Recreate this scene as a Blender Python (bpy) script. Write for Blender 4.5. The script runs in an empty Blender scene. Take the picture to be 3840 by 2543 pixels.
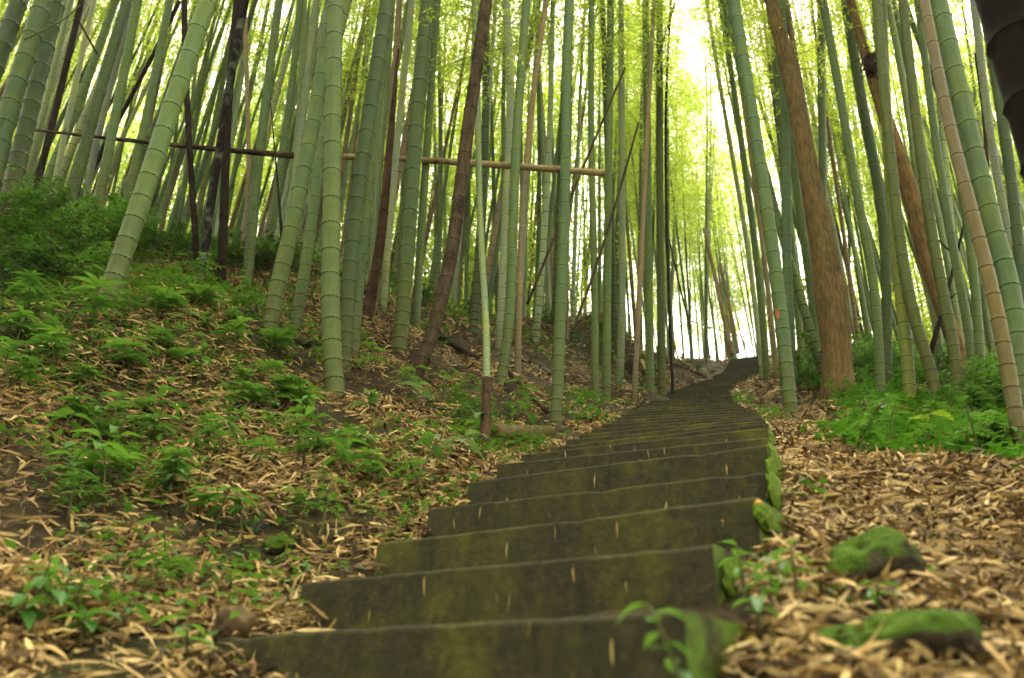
import bpy, math, random
import numpy as np
from mathutils import Vector, Matrix

random.seed(7)
rng = np.random.default_rng(11)
scene = bpy.context.scene
COL = scene.collection

# ------------------------------------------------------------------ camera, sky, sun, exposure
FPX = 2929.0                      # focal length in pixels of the 3840-wide photograph
PITCH, ROLL = math.radians(26.5), math.radians(2.6)
FW = np.array([0, math.cos(PITCH), math.sin(PITCH)])
R0 = np.array([1.0, 0, 0]); U0 = np.cross(R0, FW)
RT = R0 * math.cos(ROLL) + U0 * math.sin(ROLL)
UPV = -R0 * math.sin(ROLL) + U0 * math.cos(ROLL)
cam_d = bpy.data.cameras.new('camera')
cam = bpy.data.objects.new('camera', cam_d); COL.objects.link(cam)
cam.matrix_world = Matrix(((RT[0], UPV[0], -FW[0], 0), (RT[1], UPV[1], -FW[1], 0), (RT[2], UPV[2], -FW[2], 0), (0, 0, 0, 1)))
cam_d.sensor_width = 36.0
cam_d.lens = FPX / 3840 * 36
cam_d.clip_start = 0.05; cam_d.clip_end = 2000
cam_d.dof.use_dof = True
cam_d.dof.focus_distance = 5.2
cam_d.dof.aperture_fstop = 2.4
scene.camera = cam

SUN_EL, SUN_AZ = math.radians(64), math.radians(18)      # azimuth from +Y towards +X
world = bpy.data.worlds.new('World'); scene.world = world; world.use_nodes = True
wn = world.node_tree; wn.nodes.clear()
sky = wn.nodes.new('ShaderNodeTexSky'); sky.sky_type = 'NISHITA'; sky.sun_disc = False
sky.sun_elevation = SUN_EL; sky.sun_rotation = SUN_AZ
sky.dust_density = 4.0; sky.air_density = 1.0
hs = wn.nodes.new('ShaderNodeHueSaturation'); hs.inputs['Saturation'].default_value = 0.15
tint = wn.nodes.new('ShaderNodeMix'); tint.data_type = 'RGBA'; tint.blend_type = 'MULTIPLY'; tint.inputs[0].default_value = 1.0; tint.inputs[7].default_value = (1.0, .965, .80, 1)
bg = wn.nodes.new('ShaderNodeBackground'); bg.inputs['Strength'].default_value = 0.15
wo = wn.nodes.new('ShaderNodeOutputWorld')
wn.links.new(sky.outputs[0], hs.inputs['Color']); wn.links.new(hs.outputs[0], tint.inputs[6]); wn.links.new(tint.outputs[2], bg.inputs[0]); wn.links.new(bg.outputs[0], wo.inputs[0])
sun_d = bpy.data.lights.new('sun', 'SUN'); sun_d.energy = 1.5; sun_d.angle = math.radians(12); sun_d.color = (1, .93, .80)
sun = bpy.data.objects.new('sun', sun_d); COL.objects.link(sun)
sdir = Vector((math.sin(SUN_AZ) * math.cos(SUN_EL), math.cos(SUN_AZ) * math.cos(SUN_EL), math.sin(SUN_EL)))
sun.rotation_euler = sdir.to_track_quat('Z', 'Y').to_euler()
vs = scene.view_settings
vs.view_transform = 'Standard'; vs.look = 'None'; vs.gamma = 1.0; vs.use_curve_mapping = False
vs.exposure = 2.9
scene.render.engine = 'CYCLES'
cy = scene.cycles
cy.max_bounces = 6; cy.diffuse_bounces = 3; cy.glossy_bounces = 1; cy.transmission_bounces = 5; cy.transparent_max_bounces = 4
cy.use_denoising = True
cy.use_adaptive_sampling = True; cy.adaptive_threshold = .03; cy.adaptive_min_samples = 24
cy.sample_clamp_indirect = 6.0

# ------------------------------------------------------------------ helpers: pixels, terrain
def ray(x, y):
    return RT * (x - 1920) / FPX + UPV * (1271.5 - y) / FPX + FW
def pt(x, y, Y):
    d = ray(x, y); return d * (Y / d[1])
def camdepth(P): return float(np.dot(P, FW))
def project(P):
    z = float(np.dot(P, FW))
    if z < .05: return None
    return 1920 + FPX * float(np.dot(P, RT)) / z, 1271.5 - FPX * float(np.dot(P, UPV)) / z

# stairs: corners of the seven nearest treads, then a centre line up to the crest
SL = [(812, 2390), (1134, 2186), (1416, 2036), (1608, 1905), (1757, 1804), (1866, 1739), (1955, 1704)]
SR = [(2565, 2284), (2671, 2036), (2835, 1863), (2871, 1766), (2875, 1665), (2877, 1636), (2877, 1600)]
STEPS = []                                                # (left, right) front-top corners
for k, (l, q) in enumerate(zip(SL, SR)):
    z = .17 + .185 * k
    a = ray(*l); b = ray(*q)
    STEPS.append((a * (z / a[2]), b * (z / b[2])))
way = [pt(2416, 1652, 3.62), pt(2500, 1600, 4.6), pt(2563, 1560, 5.7), pt(2566, 1508, 7.9), pt(2600, 1464, 10.0), pt(2690, 1428, 12.5), pt(2785, 1385, 16), pt(2803, 1338, 20), pt(2840, 1338, 22.5)]
way = np.array(way)
seg = np.r_[0, np.cumsum(np.linalg.norm(np.diff(way[:, :2], axis=0), axis=1))]
def way_at(s): return np.array([np.interp(s, seg, way[:, i]) for i in range(3)])
s = .36
s_list = []
while s < seg[-1]:
    s_list.append(s); s += .36
edge_dir0 = (STEPS[-1][1] - STEPS[-1][0])[:2]; edge_dir0 /= np.linalg.norm(edge_dir0)
for s in s_list:
    c = way_at(s)
    t = (way_at(min(s + 1.2, seg[-1])) - way_at(max(s - 1.2, 0)))[:2]; t /= np.linalg.norm(t)
    n = np.array([t[1], -t[0]])
    w = min(1, s / 2.0); n = n * w + edge_dir0 * (1 - w); n /= np.linalg.norm(n)
    hw = .60 - .15 * min(1, s / 8)
    STEPS.append((np.array([c[0] - n[0] * hw, c[1] - n[1] * hw, c[2]]), np.array([c[0] + n[0] * hw, c[1] + n[1] * hw, c[2]])))
# steps below the frame, down to the camera's feet
d0 = (STEPS[1][0] + STEPS[1][1] - STEPS[0][0] - STEPS[0][1]) / 2
for k in range(1, 6):
    off = np.array([d0[0] * .9, .34, .185]) * k
    STEPS.insert(0, (np.array([-.46, 1.76, .17]) - off, np.array([.27, 1.18, .17]) - off))
STEPS = [(np.array(a), np.array(b)) for a, b in STEPS]
PATH_C = np.array([(a + b) / 2 for a, b in STEPS])

ANCH = [(0,2543,1.7),(0,2000,2.3),(0,1500,3.3),(0,1150,4.2),(0,850,5.3),(400,2500,1.7),(400,2000,2.5),(400,1600,3.4),(400,1180,4.3),(300,800,5.8),
 (900,2200,2.2),(900,1800,3.1),(1030,1225,5.2),(1258,1490,4.4),(1500,1320,5.9),(1551,1436,5.2),(1820,1690,4.0),(2084,1585,5.3),(1900,1400,6),(2320,1460,7.5),
 (2400,1330,9),(2450,1270,11),(2600,1270,14),(2700,1320,18),(1200,1000,7.5),(1450,1130,8.5),(1800,1180,10),(2100,1210,11),(700,950,7),
 (3000,2543,1.3),(3840,2543,1.5),(3000,2100,2.1),(3840,2100,2.1),(3840,1800,2.8),(3300,1900,2.6),(3000,1700,3.4),(2968,1563,5.8),(3150,1490,7.2),
 (3302,1512,6.5),(3412,1530,6.0),(3516,1512,6),(3605,1525,6.2),(3840,1720,4.0),(3000,1330,10),(3300,1330,10),(3700,1400,8),(2790,1432,11.0),(2800,1470,9.0)]
AP = [pt(*q) for q in ANCH]
for a, b in STEPS:
    AP.append((a + b) / 2 - np.array([0, 0, .16]))
    n = (b - a)[:2]; n /= np.linalg.norm(n)
    AP.append(np.array([a[0] - n[0] * .12, a[1] - n[1] * .12, a[2] - .075])); AP.append(np.array([b[0] + n[0] * .12, b[1] + n[1] * .12, b[2] - .12]))
for x, y, z in [(-3, -3, -2.0), (3, -3, -2.2), (0, -6, -3.6), (-14, 0, 1.5), (14, 0, -2.0), (-14, 12, 7.4), (14, 10, 3.2), (-8, 12, 7.1), (-3, 14, 7.4), (2, 17, 8.2), (-12, 24, 10), (0, 26, 10.2), (8, 24, 9.8), (14, 22, 8.5), (9, 16, 6.8), (8, 12, 5.2), (6, 30, 10), (-10, 36, 11), (12, 36, 9.5), (-8, 6, 5.3), (-7, 2, 2.6), (6, 3, .9), (9, 6, 2.2)]:
    AP.append(np.array([x, y, z], float))
AP = np.array(AP)
def base_z(x, y):
    u = np.clip(y, -12, 23)
    return -.9 + .50 * u + 0 * x
KW = 2.6
def rbf(a, b):
    d2 = ((a[:, None, :] - b[None, :, :]) ** 2).sum(-1)
    return np.exp(-d2 / (2 * KW * KW)) * .65 + np.exp(-d2 / (2 * .7 * .7)) * .25 + np.exp(-d2 / (2 * 9.0)**1) * .0
RES = AP[:, 2] - base_z(AP[:, 0], AP[:, 1])
_W = np.linalg.solve(rbf(AP[:, :2], AP[:, :2]) + np.eye(len(AP)) * .012, RES)
def vnoise(x, y, sc, seed):
    r = np.random.default_rng(seed); T = r.random((64, 64)) * 2 - 1
    u = np.asarray(x) / sc + 31.3; v = np.asarray(y) / sc + 17.7
    i = np.floor(u).astype(int); j = np.floor(v).astype(int); fu = u - i; fv = v - j
    fu = fu * fu * (3 - 2 * fu); fv = fv * fv * (3 - 2 * fv)
    g = lambda a, b: T[a % 64, b % 64]
    return (g(i, j) * (1 - fu) + g(i + 1, j) * fu) * (1 - fv) + (g(i, j + 1) * (1 - fu) + g(i + 1, j + 1) * fu) * fv
def path_dist(x, y):
    x = np.asarray(x, float); y = np.asarray(y, float)
    d = np.full(x.shape, 1e9)
    A_, B_ = PATH_C[:-1, :2], PATH_C[1:, :2]
    for a, b in zip(A_, B_):
        ab = b - a; t = np.clip(((x - a[0]) * ab[0] + (y - a[1]) * ab[1]) / (ab @ ab), 0, 1)
        d = np.minimum(d, np.hypot(x - a[0] - t * ab[0], y - a[1] - t * ab[1]))
    return d
def H(x, y, rough=True):
    x = np.atleast_1d(np.asarray(x, float)); y = np.atleast_1d(np.asarray(y, float))
    out = np.empty(x.shape); xf = x.ravel(); yf = y.ravel(); o = np.empty(xf.size)
    for i in range(0, xf.size, 20000):
        P = np.stack([xf[i:i + 20000], yf[i:i + 20000]], 1)
        o[i:i + 20000] = base_z(P[:, 0], P[:, 1]) + rbf(P, AP[:, :2]) @ _W
    out = o.reshape(x.shape)
    if rough:
        pd = np.clip((path_dist(x, y) - .66) / .6, 0, 1)
        lf = 1 + .7 * np.clip((-x + .3) / .8, 0, 1)
        out = out + pd * (lf * (.10 * vnoise(x, y, 1.1, 1) + .055 * vnoise(x, y, .42, 2)) + .022 * vnoise(x, y, .17, 3))
    return out
# terrain lookup grid for fast queries
GX0, GX1, GY0, GY1, GD = -16., 18., -7., 40., .1
gx = np.arange(GX0, GX1 + GD, GD); gy = np.arange(GY0, GY1 + GD, GD)
GZ = H(*np.meshgrid(gx, gy, indexing='ij'))
def hz(x, y):
    u = np.clip((np.asarray(x, float) - GX0) / GD, 0, len(gx) - 1.001); v = np.clip((np.asarray(y, float) - GY0) / GD, 0, len(gy) - 1.001)
    i = u.astype(int) if hasattr(u, 'astype') else int(u); j = v.astype(int) if hasattr(v, 'astype') else int(v)
    fu = u - i; fv = v - j
    return (GZ[i, j] * (1 - fu) + GZ[i + 1, j] * fu) * (1 - fv) + (GZ[i, j + 1] * (1 - fu) + GZ[i + 1, j + 1] * fu) * fv
def hnorm(x, y):
    e = .08
    n = np.stack([-(hz(x + e, y) - hz(x - e, y)) / (2 * e), -(hz(x, y + e) - hz(x, y - e)) / (2 * e), np.ones_like(np.asarray(x, float))], -1)
    return n / np.linalg.norm(n, axis=-1, keepdims=True)
def ground_hit(px, py, ymax=30):
    d = ray(px, py); t = np.arange(.6, ymax, .03) / d[1]
    P = d[None] * t[:, None]
    b = np.nonzero(P[:, 2] < hz(P[:, 0], P[:, 1]))[0]
    return P[b[0]] if len(b) else None

# ------------------------------------------------------------------ helpers: materials
def new_mat(name):
    m = bpy.data.materials.new(name); m.use_nodes = True; nt = m.node_tree; nt.nodes.clear()
    out = nt.nodes.new('ShaderNodeOutputMaterial')
    return m, nt, out
def nd(nt, kind, **kw):
    n = nt.nodes.new(kind)
    for k, v in kw.items():
        if hasattr(n, k): setattr(n, k, v)
        else: n.inputs[k].default_value = v
    return n
def noise(nt, vec, scale, detail=4, rough=.6):
    n = nd(nt, 'ShaderNodeTexNoise'); n.inputs['Scale'].default_value = scale; n.inputs['Detail'].default_value = detail; n.inputs['Roughness'].default_value = rough
    if vec is not None: nt.links.new(vec, n.inputs['Vector'])
    return n.outputs['Fac']
def ramp(nt, fac, stops):
    r = nd(nt, 'ShaderNodeValToRGB'); e = r.color_ramp.elements
    while len(e) < len(stops): e.new(.5)
    for el, (p_, c) in zip(e, stops):
        el.position = p_; el.color = (*c, 1) if len(c) == 3 else c
    nt.links.new(fac, r.inputs[0]); return r.outputs[0]
def mix(nt, fac, a, b, blend='MIX'):
    m = nd(nt, 'ShaderNodeMix', data_type='RGBA', blend_type=blend)
    for sock, v in ((0, fac), (6, a), (7, b)):
        if hasattr(v, 'is_linked'): nt.links.new(v, m.inputs[sock])
        elif isinstance(v, (int, float)): m.inputs[sock].default_value = v
        else: m.inputs[sock].default_value = (*v, 1)
    return m.outputs[2]
def bump(nt, h, strength, dist=.01):
    b = nd(nt, 'ShaderNodeBump'); b.inputs['Strength'].default_value = strength; b.inputs['Distance'].default_value = dist
    nt.links.new(h, b.inputs['Height']); return b.outputs[0]
def princ(nt, out, color, rough=.6, normal=None, spec=.3):
    p_ = nd(nt, 'ShaderNodeBsdfPrincipled')
    if hasattr(color, 'is_linked'): nt.links.new(color, p_.inputs['Base Color'])
    else: p_.inputs['Base Color'].default_value = (*color, 1)
    if hasattr(rough, 'is_linked'): nt.links.new(rough, p_.inputs['Roughness'])
    else: p_.inputs['Roughness'].default_value = rough
    p_.inputs['Specular IOR Level'].default_value = spec
    if normal is not None: nt.links.new(normal, p_.inputs['Normal'])
    nt.links.new(p_.outputs[0], out.inputs[0]); return p_
def objcoord(nt, scale=(1, 1, 1), which='Object'):
    tc = nd(nt, 'ShaderNodeTexCoord'); mp = nd(nt, 'ShaderNodeMapping'); mp.inputs['Scale'].default_value = scale
    nt.links.new(tc.outputs[which], mp.inputs[0]); return mp.outputs[0]

def mat_culm():
    m, nt, out = new_mat('bamboo_culm')
    oi = nd(nt, 'ShaderNodeObjectInfo')
    geo = nd(nt, 'ShaderNodeNewGeometry'); mp = nd(nt, 'ShaderNodeMapping'); mp.inputs['Scale'].default_value = (1, 1, .1)
    nt.links.new(geo.outputs['Position'], mp.inputs[0])
    streak = noise(nt, mp.outputs[0], 70, 3)
    blot = noise(nt, geo.outputs['Position'], 7, 5, .7)
    fine = noise(nt, geo.outputs['Position'], 38, 3)
    c = mix(nt, ramp(nt, blot, [(.35, (0, 0, 0)), (.7, (1, 1, 1))]), oi.outputs['Color'], (1.2, 1.08, .76), 'MULTIPLY')
    c2 = mix(nt, ramp(nt, streak, [(.3, (0, 0, 0)), (.75, (1, 1, 1))]), c, (.74, .78, .72), 'MULTIPLY')
    big = noise(nt, geo.outputs['Position'], 1.7, 4, .65)
    c2 = mix(nt, ramp(nt, big, [(.42, (0, 0, 0)), (.62, (.9, .9, .9))]), c2, mix(nt, 1.0, c2, (1.22, 1.10, .68), 'MULTIPLY'))
    stn = noise(nt, mp.outputs[0], 16, 5, .75)
    c2 = mix(nt, ramp(nt, stn, [(.56, (0, 0, 0)), (.70, (.65, .65, .65))]), c2, mix(nt, 1.0, c2, (.5, .47, .38), 'MULTIPLY'))
    at = nd(nt, 'ShaderNodeAttribute', attribute_name='bloom'); 
    bl = mix(nt, at.outputs['Color'], c2, mix(nt, 1.0, c2, (1.35, 1.35, 1.45), 'MULTIPLY'))
    # lichen flecks and, towards the foot, moss and dirt (attribute foot is 1 at the base)
    ft = nd(nt, 'ShaderNodeAttribute', attribute_name='foot')
    mo = nd(nt, 'ShaderNodeMath', operation='MULTIPLY'); nt.links.new(ft.outputs['Fac'], mo.inputs[0]); nt.links.new(ramp(nt, blot, [(.32, (.15, .15, .15)), (.6, (1, 1, 1))]), mo.inputs[1])
    c4 = mix(nt, mo.outputs[0], bl, (.075, .068, .018))
    fl = ramp(nt, fine, [(.70, (0, 0, 0)), (.76, (.55, .55, .55))])
    c5 = mix(nt, fl, c4, (.15, .17, .09))
    princ(nt, out, c5, .6, bump(nt, streak, .12, .004), .18)
    return m
def mat_node():
    m, nt, out = new_mat('bamboo_node')
    geo = nd(nt, 'ShaderNodeNewGeometry')
    n = noise(nt, geo.outputs['Position'], 60, 2)
    princ(nt, out, ramp(nt, n, [(.3, (.006, .005, .003)), (.7, (.020, .016, .009))]), .8, None, .05)
    return m
def mat_dead(name, a, b, c_, sc=(1, 1, .12)):
    m, nt, out = new_mat(name)
    geo = nd(nt, 'ShaderNodeNewGeometry'); mp = nd(nt, 'ShaderNodeMapping'); mp.inputs['Scale'].default_value = sc
    nt.links.new(geo.outputs['Position'], mp.inputs[0])
    s_ = noise(nt, mp.outputs[0], 45, 5, .7); b_ = noise(nt, geo.outputs['Position'], 6, 5, .7)
    col = mix(nt, ramp(nt, s_, [(.35, (0, 0, 0)), (.65, (1, 1, 1))]), a, b)
    col = mix(nt, ramp(nt, b_, [(.48, (0, 0, 0)), (.66, (1, 1, 1))]), col, c_)
    princ(nt, out, col, .85, bump(nt, s_, .5, .006), .05)
    return m
def mat_bark():
    m, nt, out = new_mat('tree_bark')
    geo = nd(nt, 'ShaderNodeNewGeometry'); mp = nd(nt, 'ShaderNodeMapping'); mp.inputs['Scale'].default_value = (1, 1, .16)
    nt.links.new(geo.outputs['Position'], mp.inputs[0])
    s_ = noise(nt, mp.outputs[0], 48, 6, .7); b_ = noise(nt, geo.outputs['Position'], 3.5, 5, .65)
    oi = nd(nt, 'ShaderNodeObjectInfo')
    col = mix(nt, ramp(nt, s_, [(.36, (.35, .33, .33)), (.64, (1.3, 1.25, 1.2))]), (0, 0, 0), (1, 1, 1))
    col = mix(nt, 1.0, oi.outputs['Color'], col, 'MULTIPLY')
    l_ = noise(nt, geo.outputs['Position'], 16, 4, .7)
    col = mix(nt, ramp(nt, b_, [(.45, (0, 0, 0)), (.7, (.6, .6, .6))]), col, (.045, .034, .012))
    col = mix(nt, ramp(nt, l_, [(.62, (0, 0, 0)), (.72, (.5, .5, .5))]), col, (.20, .16, .09))
    princ(nt, out, col, .85, bump(nt, s_, .9, .012), .15)
    return m
def mat_leaf(name, dif, tra, tfac=.5, gloss=True):
    m, nt, out = new_mat(name)
    geo = nd(nt, 'ShaderNodeNewGeometry'); n = noise(nt, geo.outputs['Position'], 5.0, 1)
    v = ramp(nt, n, [(.3, (.60, .68, .6)), (.7, (1.45, 1.25, 1.0))])
    a = mix(nt, 1., dif, v, 'MULTIPLY'); b = mix(nt, 1., tra, v, 'MULTIPLY')
    if gloss:
        d = nd(nt, 'ShaderNodeBsdfPrincipled'); d.inputs['Roughness'].default_value = .5; d.inputs['Specular IOR Level'].default_value = .3
    else: d = nd(nt, 'ShaderNodeBsdfDiffuse')
    t = nd(nt, 'ShaderNodeBsdfTranslucent'); nt.links.new(a, d.inputs[0]); nt.links.new(b, t.inputs[0])
    mx = nd(nt, 'ShaderNodeMixShader'); mx.inputs[0].default_value = tfac
    nt.links.new(d.outputs[0], mx.inputs[1]); nt.links.new(t.outputs[0], mx.inputs[2]); nt.links.new(mx.outputs[0], out.inputs[0])
    return m
def mat_litter():
    m, nt, out = new_mat('dry_leaf')
    at = nd(nt, 'ShaderNodeAttribute', attribute_name='tint')
    geo = nd(nt, 'ShaderNodeNewGeometry'); n = noise(nt, geo.outputs['Position'], 55, 3)
    c = mix(nt, 1.0, at.outputs['Color'], ramp(nt, n, [(.3, (.72, .68, .62)), (.7, (1.12, 1.1, 1.08))]), 'MULTIPLY')
    princ(nt, out, c, .7, None, .25)
    return m
def mat_ground():
    m, nt, out = new_mat('forest_soil')
    geo = nd(nt, 'ShaderNodeNewGeometry')
    a = noise(nt, geo.outputs['Position'], 1.3, 6, .7); b = noise(nt, geo.outputs['Position'], 22, 6, .75); c_ = noise(nt, geo.outputs['Position'], 5, 5, .7)
    col = ramp(nt, b, [(.3, (.010, .007, .003)), (.55, (.036, .025, .011)), (.75, (.11, .078, .036))])
    col = mix(nt, ramp(nt, c_, [(.5, (0, 0, 0)), (.62, (.8, .8, .8))]), col, mix(nt, b, (.014, .012, .004), (.12, .088, .042)))
    col = mix(nt, ramp(nt, a, [(.52, (0, 0, 0)), (.66, (.6, .6, .6))]), col, (.03, .05, .012))
    princ(nt, out, col, .95, bump(nt, b, .8, .03), .1)
    return m
def mat_step():
    m, nt, out = new_mat('mossy_concrete')
    geo = nd(nt, 'ShaderNodeNewGeometry')
    mp = nd(nt, 'ShaderNodeMapping'); mp.inputs['Scale'].default_value = (1, 1, .35); nt.links.new(geo.outputs['Position'], mp.inputs[0])
    a = noise(nt, mp.outputs[0], 5, 6, .7); b = noise(nt, geo.outputs['Position'], 40, 5, .75); g = noise(nt, geo.outputs['Position'], 7, 5, .75)
    col = ramp(nt, b, [(.28, (.010, .008, .003)), (.55, (.030, .024, .008)), (.8, (.072, .057, .019))])
    col = mix(nt, ramp(nt, a, [(.44, (0, 0, 0)), (.66, (.8, .8, .8))]), col, mix(nt, b, (.020, .022, .002), (.082, .076, .006)))
    sp = nd(nt, 'ShaderNodeSeparateXYZ'); nt.links.new(geo.outputs['Normal'], sp.inputs[0])
    st1 = noise(nt, objcoord(nt, (1, 1, .18)), 11, 5, .7); st2 = noise(nt, geo.outputs['Position'], 3.2, 5, .7)
    col = mix(nt, ramp(nt, st1, [(.5, (0, 0, 0)), (.7, (.75, .75, .75))]), col, (.012, .010, .004))
    col = mix(nt, ramp(nt, st2, [(.53, (0, 0, 0)), (.66, (.7, .7, .7))]), col, mix(nt, b, (.03, .034, .003), (.12, .115, .007)))
    # side faces (normal towards +X) carry bright moss
    mr = nd(nt, 'ShaderNodeMapRange'); mr.inputs[1].default_value = .55; mr.inputs[2].default_value = .75; nt.links.new(sp.outputs[0], mr.inputs[0])
    mm = nd(nt, 'ShaderNodeMath', operation='MULTIPLY'); nt.links.new(mr.outputs[0], mm.inputs[0]); nt.links.new(ramp(nt, g, [(.38, (0, 0, 0)), (.52, (1, 1, 1))]), mm.inputs[1])
    col = mix(nt, mm.outputs[0], col, mix(nt, b, (.022, .048, .003), (.12, .19, .009)))
    princ(nt, out, col, .8, bump(nt, b, .5, .012), .25)
    return m
def mat_moss_rock():
    m, nt, out = new_mat('mossy_rock')
    geo = nd(nt, 'ShaderNodeNewGeometry'); sp = nd(nt, 'ShaderNodeSeparateXYZ'); nt.links.new(geo.outputs['Normal'], sp.inputs[0])
    b = noise(nt, geo.outputs['Position'], 30, 5, .75); g = noise(nt, geo.outputs['Position'], 7, 4, .6)
    ad = nd(nt, 'ShaderNodeMath', operation='ADD'); nt.links.new(sp.outputs[2], ad.inputs[0])
    ml = nd(nt, 'ShaderNodeMath', operation='MULTIPLY_ADD'); nt.links.new(g, ml.inputs[0]); ml.inputs[1].default_value = 3.0; ml.inputs[2].default_value = -1.5
    nt.links.new(ml.outputs[0], ad.inputs[1])
    rock = ramp(nt, b, [(.3, (.02, .016, .01)), (.7, (.085, .065, .04))])
    moss = ramp(nt, b, [(.3, (.016, .036, .003)), (.7, (.080, .135, .009))])
    princ(nt, out, mix(nt, ramp(nt, ad.outputs[0], [(-.0, (0, 0, 0)), (.26, (1, 1, 1))]), rock, moss), .9, bump(nt, b, .9, .02), .1)
    return m
def mat_plain(name, ca, cb, sc=20, rough=.8):
    m, nt, out = new_mat(name); geo = nd(nt, 'ShaderNodeNewGeometry')
    b = noise(nt, geo.outputs['Position'], sc, 5, .7)
    princ(nt, out, ramp(nt, b, [(.3, ca), (.7, cb)]), rough, bump(nt, b, .5, .01), .2); return m

M_CULM, M_NODE, M_BARK = mat_culm(), mat_node(), mat_bark()
M_BROWN = mat_dead('dead_bamboo_brown', (.038, .026, .014), (.085, .060, .034), (.020, .014, .008))
M_BLACK = mat_dead('dead_bamboo_black', (.006, .005, .004), (.016, .012, .009), (.085, .09, .07))
M_DARK = mat_dead('dead_bamboo_dark', (.010, .007, .005), (.030, .020, .013), (.022, .016, .010))
M_TAN = mat_dead('dry_bamboo_tan', (.24, .155, .10), (.34, .24, .165), (.19, .12, .075))
M_ROT = mat_dead('rotten_bamboo', (.030, .016, .008), (.085, .045, .024), (.012, .008, .005))
M_POLE = mat_dead('peeling_pole', (.30, .21, .10), (.38, .28, .14), (.05, .03, .018), (.12, 1, 1))
M_POLE2 = mat_dead('weathered_pole', (.03, .02, .013), (.06, .038, .024), (.16, .11, .06), (.12, 1, 1))
M_LOG = mat_dead('fallen_log', (.018, .012, .008), (.055, .036, .022), (.035, .05, .014), (.3, .3, .3))
M_LEAF = mat_leaf('bamboo_leaf', (.115, .195, .030), (.50, .66, .075), .62, False)
M_TWIG = mat_plain('twig', (.05, .05, .02), (.11, .11, .04))
M_PLANT = mat_leaf('seedling_leaf', (.062, .165, .040), (.12, .27, .03), .4)
M_PLANT2 = mat_leaf('dark_leaf', (.045, .125, .024), (.10, .24, .02), .38)
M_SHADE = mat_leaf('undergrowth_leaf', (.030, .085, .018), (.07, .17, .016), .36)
M_COVER = mat_leaf('ground_cover_leaf', (.034, .115, .012), (.075, .23, .012), .4)
M_BIGLEAF = mat_leaf('broad_leaf', (.16, .26, .02), (.3, .42, .03), .45)
M_BLUELEAF = mat_leaf('grey_leaf', (.11, .20, .10), (.15, .26, .08), .35)
M_LITTER, M_GROUND, M_STEP, M_ROCK = mat_litter(), mat_ground(), mat_step(), mat_moss_rock()
M_BROCK = mat_plain('brown_rock', (.035, .020, .008), (.095, .058, .024), 9)
M_DROCK = mat_plain('dark_rock', (.012, .011, .010), (.035, .032, .03), 12)
M_EARTH = mat_plain('dark_earth', (.010, .006, .004), (.035, .022, .012), 14)
M_MUSH = mat_plain('mushroom_orange', (.45, .17, .03), (.60, .27, .06), 30, .5)
M_STICK = mat_plain('orange_stick', (.26, .11, .04), (.38, .18, .08), 30)
M_PAINT = mat_plain('orange_paint', (.42, .09, .03), (.5, .13, .05), 60)

# ------------------------------------------------------------------ helpers: objects
def mesh_from(name, V, Fs, mats, mi=None, smooth=True):
    me = bpy.data.meshes.new(name)
    V = np.asarray(V, dtype=np.float32)
    if isinstance(Fs, np.ndarray):
        n, k = Fs.shape
        me.vertices.add(len(V)); me.vertices.foreach_set('co', V.ravel())
        me.loops.add(n * k); me.loops.foreach_set('vertex_index', Fs.astype(np.int32).ravel())
        me.polygons.add(n); me.polygons.foreach_set('loop_start', np.arange(0, n * k, k, dtype=np.int32))
    else:
        me.from_pydata([tuple(map(float, v)) for v in V], [], Fs)
    for m in mats: me.materials.append(m)
    if mi is not None: me.polygons.foreach_set('material_index', np.asarray(mi, dtype=np.int32))
    if smooth: me.polygons.foreach_set('use_smooth', np.ones(len(me.polygons), dtype=bool))
    me.update(calc_edges=True); me.validate()
    return me
def obj(name, me, parent=None, loc=None, color=None):
    o = bpy.data.objects.new(name, me); COL.objects.link(o)
    if parent is not None: o.parent = parent
    if loc is not None: o.location = loc
    if color is not None: o.color = (*color, 1)
    return o
def tag(o, label, cat=None, group=None, kind=None):
    o['label'] = label
    if cat: o['category'] = cat
    if group: o['group'] = group
    if kind: o['kind'] = kind
    return o
def thing(name, label, cat, loc, group=None):
    o = bpy.data.objects.new(name, None); COL.objects.link(o); o.location = Vector([float(v) for v in loc]); o.empty_display_size = .1
    return tag(o, label, cat, group)
def frames(P):
    P = np.asarray(P, float); T = np.gradient(P, axis=0); T /= np.linalg.norm(T, axis=1, keepdims=True)
    ref = np.array([1., 0, 0]) if abs(T[0][0]) < .8 else np.array([0, 1., 0])
    N = []; n = ref
    for t in T:
        n = n - t * (n @ t); n /= np.linalg.norm(n); N.append(n)
    N = np.array(N); B = np.cross(T, N); return T, N, B
def tube(P, rad, sides=10, cap=True, jitter=0, lobes=None):
    P = np.asarray(P, float); T, N, B = frames(P); rad = np.broadcast_to(rad, (len(P),))
    a = np.linspace(0, 2 * math.pi, sides, endpoint=False)
    k = np.ones((len(P), sides))
    if lobes is not None: k = k * lobes(a[None, :], np.linspace(0, 1, len(P))[:, None])
    if jitter: k = k * (1 + rng.normal(0, jitter, k.shape))
    V = P[:, None, :] + (rad[:, None] * k)[..., None] * (np.cos(a)[None, :, None] * N[:, None, :] + np.sin(a)[None, :, None] * B[:, None, :])
    V = V.reshape(-1, 3); Fs = []
    n = len(P)
    for i in range(n - 1):
        for j in range(sides):
            j2 = (j + 1) % sides
            Fs.append((i * sides + j, i * sides + j2, (i + 1) * sides + j2, (i + 1) * sides + j))
    if cap:
        Fs.append(tuple(range(sides - 1, -1, -1))); Fs.append(tuple((n - 1) * sides + j for j in range(sides)))
    return V, Fs
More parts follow.
